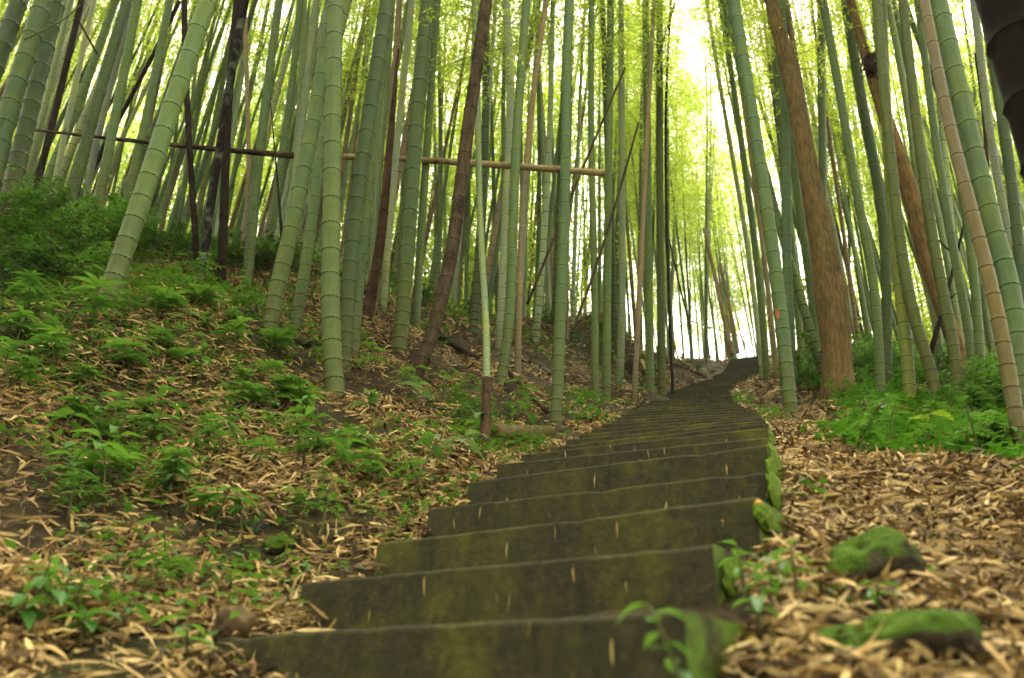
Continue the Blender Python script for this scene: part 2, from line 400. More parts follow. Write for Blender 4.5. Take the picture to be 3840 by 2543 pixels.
def smooth_path(P, n):
    P = np.asarray(P, float)
    d = np.r_[0, np.cumsum(np.linalg.norm(np.diff(P, axis=0), axis=1))]
    # light smoothing of measured points, then a monotone resample
    for _ in range(2):
        Q = P.copy(); Q[1:-1] = .25 * P[:-2] + .5 * P[1:-1] + .25 * P[2:]; P = Q
    Pe = np.vstack([2 * P[0] - P[1], P, 2 * P[-1] - P[-2]])
    out = []
    for s_ in np.linspace(0, d[-1], n):
        i = min(np.searchsorted(d, s_, side='right') - 1, len(P) - 2); t = (s_ - d[i]) / (d[i + 1] - d[i])
        p0, p1, p2, p3 = Pe[i], Pe[i + 1], Pe[i + 2], Pe[i + 3]
        out.append(.5 * ((2 * p1) + (-p0 + p2) * t + (2 * p0 - 5 * p1 + 4 * p2 - p3) * t * t + (-p0 + 3 * p1 - 3 * p2 + p3) * t ** 3))
    return np.array(out)

# unit node ring: a dark rib with a soft shoulder, about 1 in radius
def ring_mesh(sides=14):
    prof = [(-.14, .97), (-.07, 1.045), (.0, 1.075), (.07, 1.045), (.15, .97)]
    a = np.linspace(0, 2 * math.pi, sides, endpoint=False); V = []; Fs = []
    for z, r_ in prof:
        for t in a: V.append((r_ * math.cos(t), r_ * math.sin(t), z))
    for i in range(len(prof) - 1):
        for j in range(sides):
            j2 = (j + 1) % sides; Fs.append((i * sides + j, i * sides + j2, (i + 1) * sides + j2, (i + 1) * sides + j))
    return mesh_from('node_ring', V, Fs, [M_NODE])
RING = ring_mesh()

def node_lengths(total, d, sc=1.0):
    out = [0.05]; k = 0
    while out[-1] < total:
        out.append(out[-1] + min(.29, .085 + .0135 * k) * (d / .12) ** .6 * sc * random.uniform(.95, 1.05)); k += 1
    return [x for x in out if x < total - .02]
def culm_mesh(name, P, R_, nodes, dark, sides=12, mats=None):
    """P: dense path, R_: radius along it, nodes: arc positions; dark[i]: rib drawn in the culm's own mesh."""
    d = np.r_[0, np.cumsum(np.linalg.norm(np.diff(P, axis=0), axis=1))]
    st = [0.0]; rr = [1.0]; bl = [0.0]; mark = [0]
    for i, s_ in enumerate(nodes):
        r_ = np.interp(s_, d, R_); nxt = nodes[i + 1] if i + 1 < len(nodes) else d[-1]
        h = max(.005, r_ * .12)
        for ds, k, b_, mk in ((-h * 6, .985, .0, 0), (-h * 2.2, .99, .55, 0), (-h, 1.01, .35, 0), (0, 1.05, 0, 1 if dark[i] else 0), (h, 1.0, .0, 0), (h * 5, .965, 0, 0)):
            if 0 < s_ + ds < d[-1] and s_ + ds > st[-1] + 1e-4:
                st.append(s_ + ds); rr.append(k); bl.append(b_); mark.append(mk)
        if nxt - s_ > .1: st.append((s_ + nxt) / 2); rr.append(.975); bl.append(0); mark.append(0)
    st.append(d[-1]); rr.append(1); bl.append(0); mark.append(0)
    st = np.array(st); rr = np.array(rr)
    order = np.argsort(st); st = st[order]; rr = rr[order]; bl = np.array(bl)[order]; mark = np.array(mark)[order]
    C = np.stack([np.interp(st, d, P[:, i]) for i in range(3)], 1)
    T, N, B = frames(P); Ni = np.stack([np.interp(st, d, N[:, i]) for i in range(3)], 1); Bi = np.stack([np.interp(st, d, B[:, i]) for i in range(3)], 1)
    rad = np.interp(st, d, R_) * rr
    a = np.linspace(0, 2 * math.pi, sides, endpoint=False)
    V = C[:, None] + rad[:, None, None] * (np.cos(a)[None, :, None] * Ni[:, None] + np.sin(a)[None, :, None] * Bi[:, None])
    n = len(st); i = np.arange(n - 1)[:, None]; j = np.arange(sides)[None]; j2 = (j + 1) % sides
    Fs = np.stack([i * sides + j, i * sides + j2, (i + 1) * sides + j2, (i + 1) * sides + j], -1).reshape(-1, 4)
    mi = np.repeat(((mark[:-1] == 1) | (mark[1:] == 1)).astype(int), sides)
    me = mesh_from(name, V.reshape(-1, 3), Fs, mats or [M_CULM, M_NODE], mi)
    at = me.color_attributes.new('bloom', 'FLOAT_COLOR', 'POINT'); bb = np.repeat(bl, sides); at.data.foreach_set('color', np.stack([bb, bb, bb, np.ones_like(bb)], 1).astype(np.float32).ravel())
    ft = me.attributes.new('foot', 'FLOAT', 'POINT'); ft.data.foreach_set('value', np.repeat(np.clip(1 - (st - .1) / 1.1, 0, 1) ** 1.3, sides).astype(np.float32))
    return me

# ------------------------------------------------------------------ crowns of bamboo foliage (shared between culms)
def leaf_quads(C, D, Nn, Ln, Wd, bend=.12):
    """diamond leaves with 6 vertices; C base, D direction, Nn leaf normal."""
    S_ = np.cross(D, Nn); S_ /= np.linalg.norm(S_, axis=1, keepdims=True) + 1e-9
    L_ = Ln[:, None]; W_ = Wd[:, None]; bend = bend[:, None] if hasattr(bend, 'shape') else bend
    v0 = C; v1 = C + D * L_ * .3 + S_ * W_ * .5 + Nn * L_ * bend * .5; v2 = C + D * L_ * .3 - S_ * W_ * .5 + Nn * L_ * bend * .5
    v3 = C + D * L_ * .68 + S_ * W_ * .38 + Nn * L_ * bend * .3; v4 = C + D * L_ * .68 - S_ * W_ * .38 + Nn * L_ * bend * .3; v5 = C + D * L_ - Nn * L_ * bend * .6
    V = np.stack([v0, v1, v2, v3, v4, v5], 1).reshape(-1, 3); n = len(C); o = (np.arange(n) * 6)[:, None]
    T3 = np.stack([np.concatenate([o, o + 2, o + 1], 1), np.concatenate([o + 1, o + 2, o + 4], 1), np.concatenate([o + 1, o + 4, o + 3], 1), np.concatenate([o + 3, o + 4, o + 5], 1)], 1).reshape(-1, 3)
    return V, T3
def diamonds(C, D, Nn, Ln, Wd):
    S_ = np.cross(D, Nn); S_ /= np.linalg.norm(S_, axis=1, keepdims=True) + 1e-9
    V = np.stack([C, C + D * Ln[:, None] * .4 + S_ * Wd[:, None] * .5, C + D * Ln[:, None] * .4 - S_ * Wd[:, None] * .5, C + D * Ln[:, None]], 1).reshape(-1, 3)
    o = (np.arange(len(C)) * 4)[:, None]
    return V, np.stack([np.concatenate([o, o + 2, o + 1], 1), np.concatenate([o + 1, o + 2, o + 3], 1)], 1).reshape(-1, 3)
def unit(v): return v / (np.linalg.norm(v, axis=-1, keepdims=True) + 1e-9)
def crown_mesh(name, Hc, width, nleaf, r):
    tw = []; cl = []
    z = .0; side = r.uniform(0, 6.28)
    while z < Hc:
        f = z / Hc; Lb = width * (.45 + .55 * math.sin(math.pi * min(1, .18 + f * .85))) * r.uniform(.7, 1.1)
        for q in range(2):
            az = side + q * 2.3 + r.normal(0, .3); el = r.uniform(.35, .8)
            p = np.array([0, 0, z]); pts = [p]
            d = np.array([math.cos(az) * math.cos(el), math.sin(az) * math.cos(el), math.sin(el)])
            for k in range(4):
                d = unit(d + np.array([0, 0, -.22]) + r.normal(0, .1, 3)); p = p + d * Lb / 4; pts.append(p)
            tw.append(np.array(pts))
            pts = np.array(pts)
            for k in range(9):
                u = r.uniform(.8, 4); i = min(int(u), 3); b = pts[i] + (pts[i + 1] - pts[i]) * (u - i)
                cl.append(b + r.normal(0, .13, 3) + np.array([0, 0, -.05]))
        side += math.pi + r.normal(0, .4); z += r.uniform(.22, .34)
    cl = np.array(cl); per = max(3, nleaf // len(cl))
    C = np.repeat(cl, per, 0) + r.normal(0, .07, (len(cl) * per, 3))
    az = r.uniform(0, 6.28, len(C)); el = r.uniform(-1.1, .35, len(C))
    D = np.stack([np.cos(az) * np.cos(el), np.sin(az) * np.cos(el), np.sin(el)], 1); Nn = unit(np.cross(D, r.normal(0, 1, (len(C), 3))))
    V1, F1 = diamonds(C, D, Nn, r.uniform(.075, .125, len(C)), r.uniform(.013, .021, len(C)))
    Vt = []; Ft = []; o = len(V1)
    for pts in tw:
        for i in range(len(pts) - 1):
            a, b = pts[i], pts[i + 1]; dd = unit(b - a); n1 = unit(np.cross(dd, [0.3, .2, .9])); n2 = np.cross(dd, n1); w0 = .006 * (1 - i / 5); w1 = .006 * (1 - (i + 1) / 5)
            for t in (0, 2.09, 4.19): Vt.append(a + w0 * (math.cos(t) * n1 + math.sin(t) * n2))
            for t in (0, 2.09, 4.19): Vt.append(b + w1 * (math.cos(t) * n1 + math.sin(t) * n2))
            for q in range(3):
                q2 = (q + 1) % 3; Ft += [(o + q, o + q2, o + 3 + q2), (o + q, o + 3 + q2, o + 3 + q)]
            o += 6
    V = np.vstack([V1, np.array(Vt)]); Fs = np.vstack([F1, np.array(Ft)])
    mi = np.r_[np.zeros(len(F1), int), np.ones(len(Ft), int)]
    return mesh_from(name, V, Fs, [M_LEAF, M_TWIG], mi, smooth=False)
CROWNS = [crown_mesh('crown_%d' % i, 7.0, random.uniform(1.1, 1.6), 6400, np.random.default_rng(50 + i)) for i in range(6)]
SPARSE = [crown_mesh('crown_sparse_%d' % i, 6.5, random.uniform(1.0, 1.4), 3000, np.random.default_rng(80 + i)) for i in range(3)]

# ------------------------------------------------------------------ SETTING: ground
def spaced(lo, hi, c0, c1, fine, grow=1.13):
    mid = list(np.arange(c0, c1, fine)); a = []; s_ = fine; x = c0
    while x > lo: s_ *= grow; x -= s_; a.append(x)
    b = []; s_ = fine; x = mid[-1]
    while x < hi: s_ *= grow; x += s_; b.append(x)
    return np.array(a[::-1] + mid + b)
xs = spaced(-60, 60, -4.5, 5.0, .055); ys = spaced(-30, 80, .7, 9.0, .055)
XX, YY = np.meshgrid(xs, ys, indexing='ij')
ZZ = H(XX, YY)
ni, nj = XX.shape
I, J = np.meshgrid(np.arange(ni - 1), np.arange(nj - 1), indexing='ij')
Fq = np.stack([I * nj + J, (I + 1) * nj + J, (I + 1) * nj + J + 1, I * nj + J + 1], -1).reshape(-1, 4)
ground = obj('ground', mesh_from('ground', np.stack([XX, YY, ZZ], -1).reshape(-1, 3), Fq, [M_GROUND]))
tag(ground, 'brown soil of the steep forest slope under the bamboo', kind='structure')

# ------------------------------------------------------------------ SETTING: the stairway, each step a block of its own
stair = thing('stairway', 'dark mossy concrete steps climbing through the bamboo to the crest', None, PATH_C[5]); stair['kind'] = 'structure'
SO = np.array(stair.location)
def block(name, a, b, depth, zt, zb, r):
    """a, b: front-top corners; a bevelled, slightly worn slab with an uneven front edge."""
    n = 26; e = unit(b[:2] - a[:2]); chip = 0.; back = np.array([-e[1], e[0]])
    V = []; Fs = []
    bev = .006
    prof = [(0.0, zb), (0.0, zt - bev * 1.4), (bev * .5, zt - bev * .4), (bev * 1.6, zt), (depth, zt), (depth, zb)]
    for i in range(n):
        t = i / (n - 1); p = a[:2] * (1 - t) + b[:2] * t
        chip = chip * .5 + (r.uniform(.004, .012) if r.random() < .05 else 0); wob = r.normal(0, .0008) + chip; wz = r.normal(0, .0008) + .0012 * math.sin(t * 5 + a[0] * 9) - chip * .5
        for q, (dy, z) in enumerate(prof):
            V.append((p[0] + back[0] * (dy + (wob if q < 4 else 0)), p[1] + back[1] * (dy + (wob if q < 4 else 0)), z + (wz if 0 < q < 5 else 0)))
    m = len(prof)
    for i in range(n - 1):
        for q in range(m):
            q2 = (q + 1) % m; Fs.append((i * m + q, (i + 1) * m + q, (i + 1) * m + q2, i * m + q2))
    Fs.append(tuple(range(m - 1, -1, -1))); Fs.append(tuple((n - 1) * m + q for q in range(m)))
    me = mesh_from(name, np.array(V) - SO, Fs, [M_STEP], smooth=False)
    return obj('step', me, stair)
rs = np.random.default_rng(5)
for k in range(len(STEPS)):
    a, b = STEPS[k]
    if k + 1 < len(STEPS): dep = float(np.linalg.norm((STEPS[k + 1][0] + STEPS[k + 1][1] - a - b)[:2]) / 2) + .12
    block('step', a + np.array([0, 0, 0.]), b, dep, a[2], a[2] - .30 - .10, rs)

# ------------------------------------------------------------------ the bamboo measured from the photograph
GREEN = (.076, .120, .044); DGREEN = (.040, .067, .024); YGREEN = (.098, .122, .022); PALE = (.135, .185, .092); WHITE = (.20, .24, .155); BLUE = (.13, .158, .13); OLIVE = (.068, .090, .024)  # DGREEN: dark green culms, with the left edge's shade put into the tone
PINK = (.175, .135, .095); TANC = (.17, .135, .085)
MAIN_XY = []
def culm_path(pts, Y, total=None, leanY=0.0):
    """3-D path of a culm from pixel points ordered foot to top; all of it stands at about world depth Y."""
    if Y is None:
        g = ground_hit(*pts[0])
        Y = g[1] if g is not None else 6.0
    Ys = np.linspace(Y[0], Y[1], len(pts)) if isinstance(Y, tuple) else [Y] * len(pts)
    Q = [pt(x, y, q) for (x, y), q in zip(pts, Ys)]
    z0 = Q[0][2]
    Q = [q + np.array([0, leanY * (q[2] - z0), 0]) for q in Q] if leanY else Q
    # extend the foot into the ground
    d = Q[0] - Q[1] if len(Q) < 3 else Q[0] - Q[2]; d = d / np.linalg.norm(d); n = 0
    while Q[0][2] > hz(Q[0][0], Q[0][1]) - .12 and n < 200:
        Q.insert(0, Q[0] + d * .12); n += 1
        if d[2] > -.6: d = unit(d + np.array([0, 0, -.2]))
    while len(Q) > 3 and Q[1][2] < hz(Q[1][0], Q[1][1]) - .12: Q.pop(0)
    Q = np.array(Q)
    if total:
        ln = np.linalg.norm(np.diff(Q, axis=0), axis=1).sum(); d = unit(Q[-1] - Q[-2] if len(Q) < 5 else Q[-1] - Q[-4])
        k = 0
        while ln < total:
            d = unit(d + np.array([0, 0, .02])); Q = np.vstack([Q, Q[-1] + d * .8]); ln += .8; k += 1
    return Q, Y
def bamboo(label, pts, w0, w1=None, Y=None, color=GREEN, group=None, total=None, crown=True, rings=True, name='bamboo', mats=None, node_sc=1.0, sides=13, sleeve=None):
    w1 = w1 or w0
    total = total or random.uniform(10.0, 12.5)
    Q, Y = culm_path(pts, Y, total)
    Y0, Y1 = Y if isinstance(Y, tuple) else (Y, Y); vv = random.uniform(.86, 1.18); color = tuple(c * vv for c in color)
    d0 = w0 * camdepth(pt(*pts[0], Y0)) / FPX; d1 = w1 * camdepth(pt(*pts[-1], Y1)) / FPX
    P = smooth_path(Q, 90)
    base = P[0].copy(); zt = pt(*pts[-1], Y1)[2]
    R_ = np.interp(P[:, 2], [base[2], pt(*pts[0], Y0)[2], zt, P[-1][2] + .01], [d0 * .52, d0 * .5, d1 * .5, min(d1, d0) * .16])
    MAIN_XY.append((base[0], base[1], d0))
    t = thing(name, label, 'bamboo', base, group)
    nodes = node_lengths(np.linalg.norm(np.diff(P, axis=0), axis=1).sum(), d0, node_sc)
    dd = np.r_[0, np.cumsum(np.linalg.norm(np.diff(P, axis=0), axis=1))]
    T, N, B = frames(P); dark = []; info = []
    for s_ in nodes:
        c = np.array([np.interp(s_, dd, P[:, i]) for i in range(3)]); pr = project(c)
        vis = rings and pr is not None and -60 < pr[0] < 3900 and -40 < pr[1] < 2600 and c[2] > hz(c[0], c[1]) - .05
        dark.append(not vis)
        if vis: info.append((c, np.array([np.interp(s_, dd, T[:, i]) for i in range(3)]), float(np.interp(s_, dd, R_))))
    cu = obj('culm', culm_mesh('culm', P - base, R_, nodes, dark, sides, mats), t, color=color)
    for c, tt, r_ in info:
        o = obj('node_ring', RING, cu)
        q = Vector(tt).to_track_quat('Z', 'Y')
        o.matrix_local = Matrix.LocRotScale(Vector(c - base), q, Vector((r_, r_, max(r_ * .55, .024))))
    if sleeve:
        k = int(np.argmax(P[:, 2] > sleeve)); V, Fs = tube(P[:k + 1] - base, R_[:k + 1] * np.linspace(1.5, 1.12, k + 1) * (1 + rng.normal(0, .04, k + 1)), 12, True, .05); obj('brown_foot', mesh_from('brown_foot', V, Fs, [M_ROT]), t)['label'] = 'brown sheathed foot'
    if crown:
        i = int(len(P) * .52); o = obj('crown', SPARSE[random.randrange(3)], t)
        q = Vector(P[min(i + 20, 89)] - P[i]).to_track_quat('Z', 'Y')
        o.matrix_local = Matrix.LocRotScale(Vector(P[i] - base), q, Vector((1, 1, 1)) * ((total * .5) / 6.5)) @ Matrix.Rotation(random.uniform(0, 6.28), 4, 'Z')
    return t
def dead(label, pts, w0, w1, mat, Y=None, total=None, group=None, nodes=True, name='dead_bamboo', color=None):
    return bamboo(label, pts, w0, w1, Y, color or (1, 1, 1), group, total, False, nodes, name, [mat, M_NODE])

B_ = bamboo
# --- left stand
B_('thick dark bamboo cut off by the upper left corner', [(-130, 560), (-60, 370), (16, 160), (73, 0)], 62, 58, 5.2, DGREEN)
B_('thick dark bamboo second from the upper left corner', [(-20, 640), (19, 430), (54, 345), (86, 252), (112, 160), (144, 70), (165, 0)], 68, 62, 5.0, DGREEN)
B_('thick dark bamboo third from the upper left corner', [(50, 700), (64, 612), (108, 435), (153, 255), (190, 110), (217, 0)], 60, 54, 5.6, DGREEN)
B_('thin grey green bamboo between a thick dark one and a brown one at far left', [(80, 720), (115, 600), (153, 478), (210, 230), (265, 0)], 26, 22, 6.6, PALE)
dead('slim dark brown bamboo rising above the left tip of the horizontal pole', [(140, 690), (191, 494), (250, 240), (306, 0)], 25, 22, M_DARK, 6.5)
B_('pale whitish bamboo standing just right of the slim dark brown one at far left', [(200, 730), (242, 478), (281, 319), (355, 0)], 23, 20, 7.2, WHITE)
B_('green bamboo left of the bluish grey culm in the left stand', [(255, 830), (273, 736), (284, 683), (313, 573), (348, 447), (381, 316), (423, 172), (480, 0)], 42, 36, 5.6, DGREEN)
B_('bluish grey smooth bamboo leaning right in the left stand', [(325, 740), (335, 643), (367, 498), (430, 255), (491, 32), (500, 0)], 25, 24, 6.4, BLUE)
B_('green bamboo right of the bluish grey culm in the left stand', [(365, 800), (373, 736), (402, 592), (431, 437), (459, 319), (487, 150), (514, 0)], 36, 32, 6.0, GREEN)
B_('green bamboo just left of the huge leaning culm', [(468, 790), (491, 676), (517, 574), (549, 453), (574, 325), (605, 150), (638, 0)], 33, 28, 6.3, GREEN)
B_('huge light green bamboo leaning right on the left bank, widest of all', [(383, 1159), (418, 1083), (459, 949), (488, 874), (517, 791), (545, 702), (577, 612), (606, 513), (641, 408), (676, 312), (714, 198), (746, 89), (785, 0)], 76, 64, None, (0.079, 0.125, 0.048))
dead('dark brown broken bamboo standing behind the huge leaning culm', [(733, 895), (718, 660), (705, 497), (700, 335), (690, 165), (692, 0)], 23, 22, M_DARK, 5.9)
dead('black rotten bamboo with white lichen flecks leaning right', [(772, 905), (790, 760), (810, 640), (833, 498), (858, 351), (877, 191), (922, 0)], 32, 29, M_BLACK, 5.8)
dead('dark brown bamboo standing against the black rotten one', [(836, 905), (842, 700), (849, 500), (862, 220), (893, 0)], 33, 26, M_DARK, 6.1)
B_('slim pinkish tan bamboo right of the black rotten one', [(905, 950), (931, 771), (936, 691), (933, 500), (928, 415), (925, 265), (917, 0)], 17, 15, 6.6, PINK)
B_('green bamboo right of the slim pinkish tan one', [(935, 965), (946, 851), (957, 723), (972, 565), (984, 497), (1005, 317), (1020, 185), (1048, 0)], 40, 29, 6.4, GREEN)
B_('green bamboo behind the pointed dark stake', [(1005, 965), (1021, 867), (1046, 628), (1078, 447), (1101, 303), (1111, 160), (1125, 0)], 30, 25, 6.9, GREEN)
B_('grey green bamboo behind the pale smooth one, left of the tallest foreground culm', [(1090, 950), (1120, 500), (1135, 297), (1139, 157), (1136, 0)], 30, 27, 7.4, PALE)
B_('pale smooth bamboo leaning right behind the thick culm left of the tallest one', [(1078, 830), (1098, 707), (1123, 564), (1142, 383), (1164, 191), (1187, 0)], 28, 27, 6.6, (0.126, 0.166, 0.104))
B_('thick green bamboo leaning right, left neighbour of the tallest foreground culm', [(1014, 1229), (1020, 1159), (1040, 1089), (1056, 1013), (1078, 930), (1097, 840), (1119, 746), (1138, 644), (1161, 542), (1183, 437), (1196, 328), (1225, 130), (1245, 0)], 66, 46, None, GREEN)
B_('slimmer green bamboo between two thick foreground culms with a tan scar', [(1100, 1245), (1125, 1140), (1140, 1050), (1160, 900), (1178, 760), (1200, 600), (1222, 400)], 50, 34, 5.5, GREEN)
B_('thick upright bamboo with the lowest foot of the left bank, yellowish at its base', [(1258, 1492), (1256, 1459), (1247, 1373), (1240, 1249), (1237, 1086), (1237, 1000), (1244, 904), (1243, 803), (1245, 600), (1250, 350), (1256, 89), (1258, 0)], 76, 58, None, (0.085, 0.125, 0.040))
B_('thick dark green bamboo leaning right behind the yellowish based one', [(1296, 1250), (1310, 1050), (1320, 906), (1330, 817), (1342, 721), (1355, 628), (1371, 529), (1384, 427), (1400, 325), (1419, 217), (1438, 115), (1451, 0)], 58, 56, 5.3, DGREEN)
B_('medium green bamboo right of the thick dark green leaning one', [(1330, 1262), (1347, 1091), (1353, 951), (1368, 855), (1381, 695), (1415, 400), (1465, 0)], 42, 32, 5.7, GREEN)
B_('slim pale bamboo behind the dark green leaning one', [(1395, 1000), (1410, 760), (1419, 663), (1438, 447), (1457, 223), (1470, 0)], 28, 24, 6.9, PALE)
B_('pinkish brown bamboo with dark rings above a rotten sheathed foot', [(1452, 640), (1464, 561), (1476, 395), (1486, 179), (1492, 64), (1499, 0)], 25, 22, 6.6, (0.142, 0.105, 0.066))
dead('rotten red brown bamboo stub with torn sheaths under the horizontal pole', [(1380, 1190), (1398, 1060), (1417, 964), (1425, 957), (1435, 829), (1448, 702), (1456, 606)], 44, 30, M_ROT, 6.5, total=3.6)
B_('whitish bamboo right of the rotten red brown stub', [(1444, 1060), (1455, 932), (1476, 606), (1508, 383), (1545, 0)], 28, 24, 6.8, WHITE)
B_('thick green bamboo left of the brown leaning dead culm', [(1495, 1325), (1503, 1264), (1513, 1155), (1519, 1040), (1531, 919), (1537, 778), (1550, 632), (1559, 478), (1575, 325), (1591, 166), (1604, 0)], 58, 56, None, (0.069, 0.108, 0.036))
B_('green bamboo close behind the thick one beside the brown leaning culm', [(1560, 1230), (1568, 1000), (1590, 700), (1620, 300), (1640, 0)], 32, 26, 7.0, GREEN)
dead('brown dead bamboo leaning right across the middle of the stand', [(1551, 1436), (1564, 1404), (1589, 1340), (1615, 1283), (1634, 1200), (1659, 1123), (1678, 1028), (1704, 926), (1725, 702), (1741, 577), (1757, 456), (1776, 332), (1799, 198), (1824, 0)], 54, 46, M_BROWN)
B_('slim pale green bamboo whose lower third is brown, above the mossy log', [(1819, 1660), (1822, 1540), (1828, 1410), (1825, 1283), (1822, 1155), (1812, 1028), (1800, 893), (1792, 638), (1795, 510), (1788, 200), (1780, 0)], 30, 24, (4.1, 6.3), (0.116, 0.160, 0.081), sleeve=pt(1828, 1420, 4.45)[2])
B_('green bamboo curving right from its foot beside the slim pale green one', [(1876, 1452), (1886, 1398), (1895, 1315), (1914, 1219), (1918, 1060), (1921, 964), (1926, 638), (1939, 472), (1955, 236), (1975, 0)], 42, 32, None, GREEN)
B_('white smooth bamboo rising behind the centre of the stand', [(1880, 1160), (1904, 638), (1913, 478), (1920, 364), (1910, 255), (1904, 128), (1897, 0)], 33, 30, 7.6, WHITE)
B_('pinkish brown ringed bamboo right of the white smooth one', [(1945, 1185), (1953, 1100), (1950, 893), (1958, 746), (1974, 612), (1987, 447), (2003, 357), (2012, 210), (2050, 0)], 24, 21, 7.2, PINK)
B_('upright green bamboo standing at the left edge of the steps', [(2084, 1590), (2089, 1468), (2100, 1250), (2112, 932), (2117, 800), (2121, 676), (2121, 421), (2124, 230), (2130, 108), (2137, 0)], 48, 32, None, (0.066, 0.111, 0.045))
B_('slender green bamboo right of the upright one at the steps', [(2230, 1312), (2233, 1028), (2223, 893), (2219, 638), (2213, 447), (2216, 64), (2220, 0)], 28, 22, 8.2, GREEN)
B_('slender green bamboo second right of the upright one at the steps', [(2275, 1338), (2278, 964), (2280, 800), (2286, 319), (2290, 0)], 32, 26, 8.4, GREEN)
B_('pale whitish bamboo standing alone beside the upper steps', [(2320, 1462), (2326, 1410), (2332, 1283), (2335, 1091), (2334, 638), (2331, 319), (2328, 0)], 29, 22, None, (0.158, 0.205, 0.128))
B_('thin pinkish brown bamboo right of the pale one beside the upper steps', [(2383, 1412), (2393, 1155), (2406, 964), (2415, 700), (2430, 450), (2452, 0)], 21, 16, 8.6, PINK)
B_('green bamboo left of a pair where the steps bend', [(2437, 1388), (2434, 1150), (2432, 900), (2428, 500), (2420, 0)], 32, 26, 9.4, GREEN)
B_('green bamboo right of a pair where the steps bend', [(2482, 1388), (2478, 1100), (2476, 900), (2470, 500), (2475, 0)], 31, 25, 9.6, OLIVE)
dead('thin black bamboo with bare twigs above the bend of the steps', [(2520, 1405), (2510, 1200), (2495, 780), (2488, 455), (2501, 195), (2520, 0)], 11, 9, M_DARK, 9.9)
# --- right of the steps
B_('whitish thin bamboo arching left above the crest of the steps', [(2850, 1330), (2820, 1000), (2794, 845), (2755, 640), (2716, 423), (2680, 200), (2654, 32), (2650, 0)], 20, 14, 10.5, WHITE)
B_('slender green bamboo along the right edge of the upper steps', [(2872, 1412), (2878, 1334), (2846, 970), (2794, 650), (2749, 293), (2700, 0)], 28, 20, 9.2, GREEN)
B_('thin tan bamboo close behind the orange marked culm', [(2910, 1382), (2890, 1150), (2866, 943), (2807, 488), (2742, 65), (2732, 0)], 20, 14, 9.0, TANC)
bm = B_('tall green bamboo with an orange paint mark beside the steps', [(2970, 1565), (2961, 1518), (2955, 1448), (2942, 1295), (2923, 1139), (2904, 964), (2889, 878), (2859, 683), (2830, 488), (2801, 293), (2765, 98), (2749, 0)], 54, 44, None, (0.069, 0.113, 0.048))
B_('upright blue green bamboo partly behind the orange marked culm', [(2968, 1360), (2955, 1100), (2950, 975), (2947, 845), (2950, 683), (2944, 520), (2940, 260), (2937, 0)], 38, 33, 7.6, (0.066, 0.111, 0.057))
B_('green bamboo standing just left of the brown tree trunk', [(3070, 1412), (3063, 1295), (3050, 1142), (3038, 1053), (3025, 964), (3000, 800), (2980, 650), (2930, 300), (2895, 0)], 34, 28, 8.0, GREEN)
B_('slim green bamboo between the orange marked culm and the brown tree', [(3008, 1385), (2999, 1219), (2980, 1000), (2930, 500), (2880, 0)], 28, 20, 9.4, GREEN)
B_('grey green bamboo rising behind the brown tree trunk', [(3100, 1360), (3083, 650), (3080, 325), (3080, 0)], 32, 29, 8.6, (0.085, 0.122, 0.066))
B_('green bamboo right of the brown tree trunk leaning left', [(3302, 1515), (3302, 1474), (3299, 1283), (3283, 1123), (3274, 996), (3249, 943), (3230, 813), (3204, 683), (3178, 520), (3152, 358), (3126, 228), (3085, 0)], 36, 30, None, GREEN)
B_('dark green bamboo behind the dry leaf bundle', [(3325, 1360), (3328, 1000), (3321, 878), (3301, 748), (3275, 598), (3256, 488), (3230, 390), (3210, 247), (3194, 163), (3171, 0)], 38, 36, 7.4, DGREEN)
B_('mossy yellowish green upright bamboo between the two brown trunks', [(3412, 1532), (3408, 1397), (3401, 1295), (3392, 1219), (3372, 1053), (3363, 964), (3347, 780), (3331, 585), (3318, 416), (3311, 195), (3308, 0)], 48, 36, None, YGREEN)
B_('green bamboo leaning strongly left beside the mossy yellowish one', [(3516, 1515), (3513, 1487), (3497, 1397), (3471, 1334), (3446, 1251), (3414, 1155), (3395, 1028), (3365, 880), (3335, 600), (3290, 0)], 44, 34, None, OLIVE)
B_('olive bamboo in front of the second brown trunk', [(3605, 1528), (3599, 1461), (3586, 1372), (3573, 1283), (3541, 1123), (3510, 964), (3477, 813), (3464, 650), (3432, 455), (3406, 195), (3386, 0)], 44, 32, None, OLIVE)
B_('pale bamboo left of the olive one, upper right', [(3470, 900), (3425, 600), (3417, 478), (3391, 287), (3337, 48), (3325, 0)], 26, 23, 7.2, PALE)
B_('pale smooth bamboo right of the olive one in front of the second trunk', [(3600, 1260), (3557, 997), (3524, 807), (3479, 640), (3430, 400), (3390, 180)], 25, 20, 7.4, PALE)
B_('grey green bamboo right of the second brown trunk', [(3654, 1480), (3646, 1335), (3635, 1223), (3613, 1140), (3585, 997), (3557, 835), (3524, 640), (3500, 478), (3474, 255), (3440, 0)], 35, 24, 6.6, (0.079, 0.119, 0.057))
B_('dark green bamboo left of the tan leaning culm at right', [(3682, 1495), (3674, 1296), (3658, 1028), (3640, 900), (3590, 600), (3530, 200), (3500, 0)], 36, 26, 6.4, GREEN)
B_('slim green bamboo close behind the tan leaning culm at right', [(3735, 1420), (3702, 1223), (3686, 1112), (3640, 850), (3560, 400), (3500, 80)], 24, 18, 7.6, GREEN)
B_('tan pinkish bamboo leaning left at the right edge', [(3842, 1725), (3835, 1703), (3822, 1633), (3803, 1538), (3786, 1402), (3758, 1246), (3719, 1078), (3697, 997), (3652, 818), (3602, 634), (3563, 500), (3528, 351), (3470, 0)], 58, 36, None, (0.126, 0.102, 0.060))
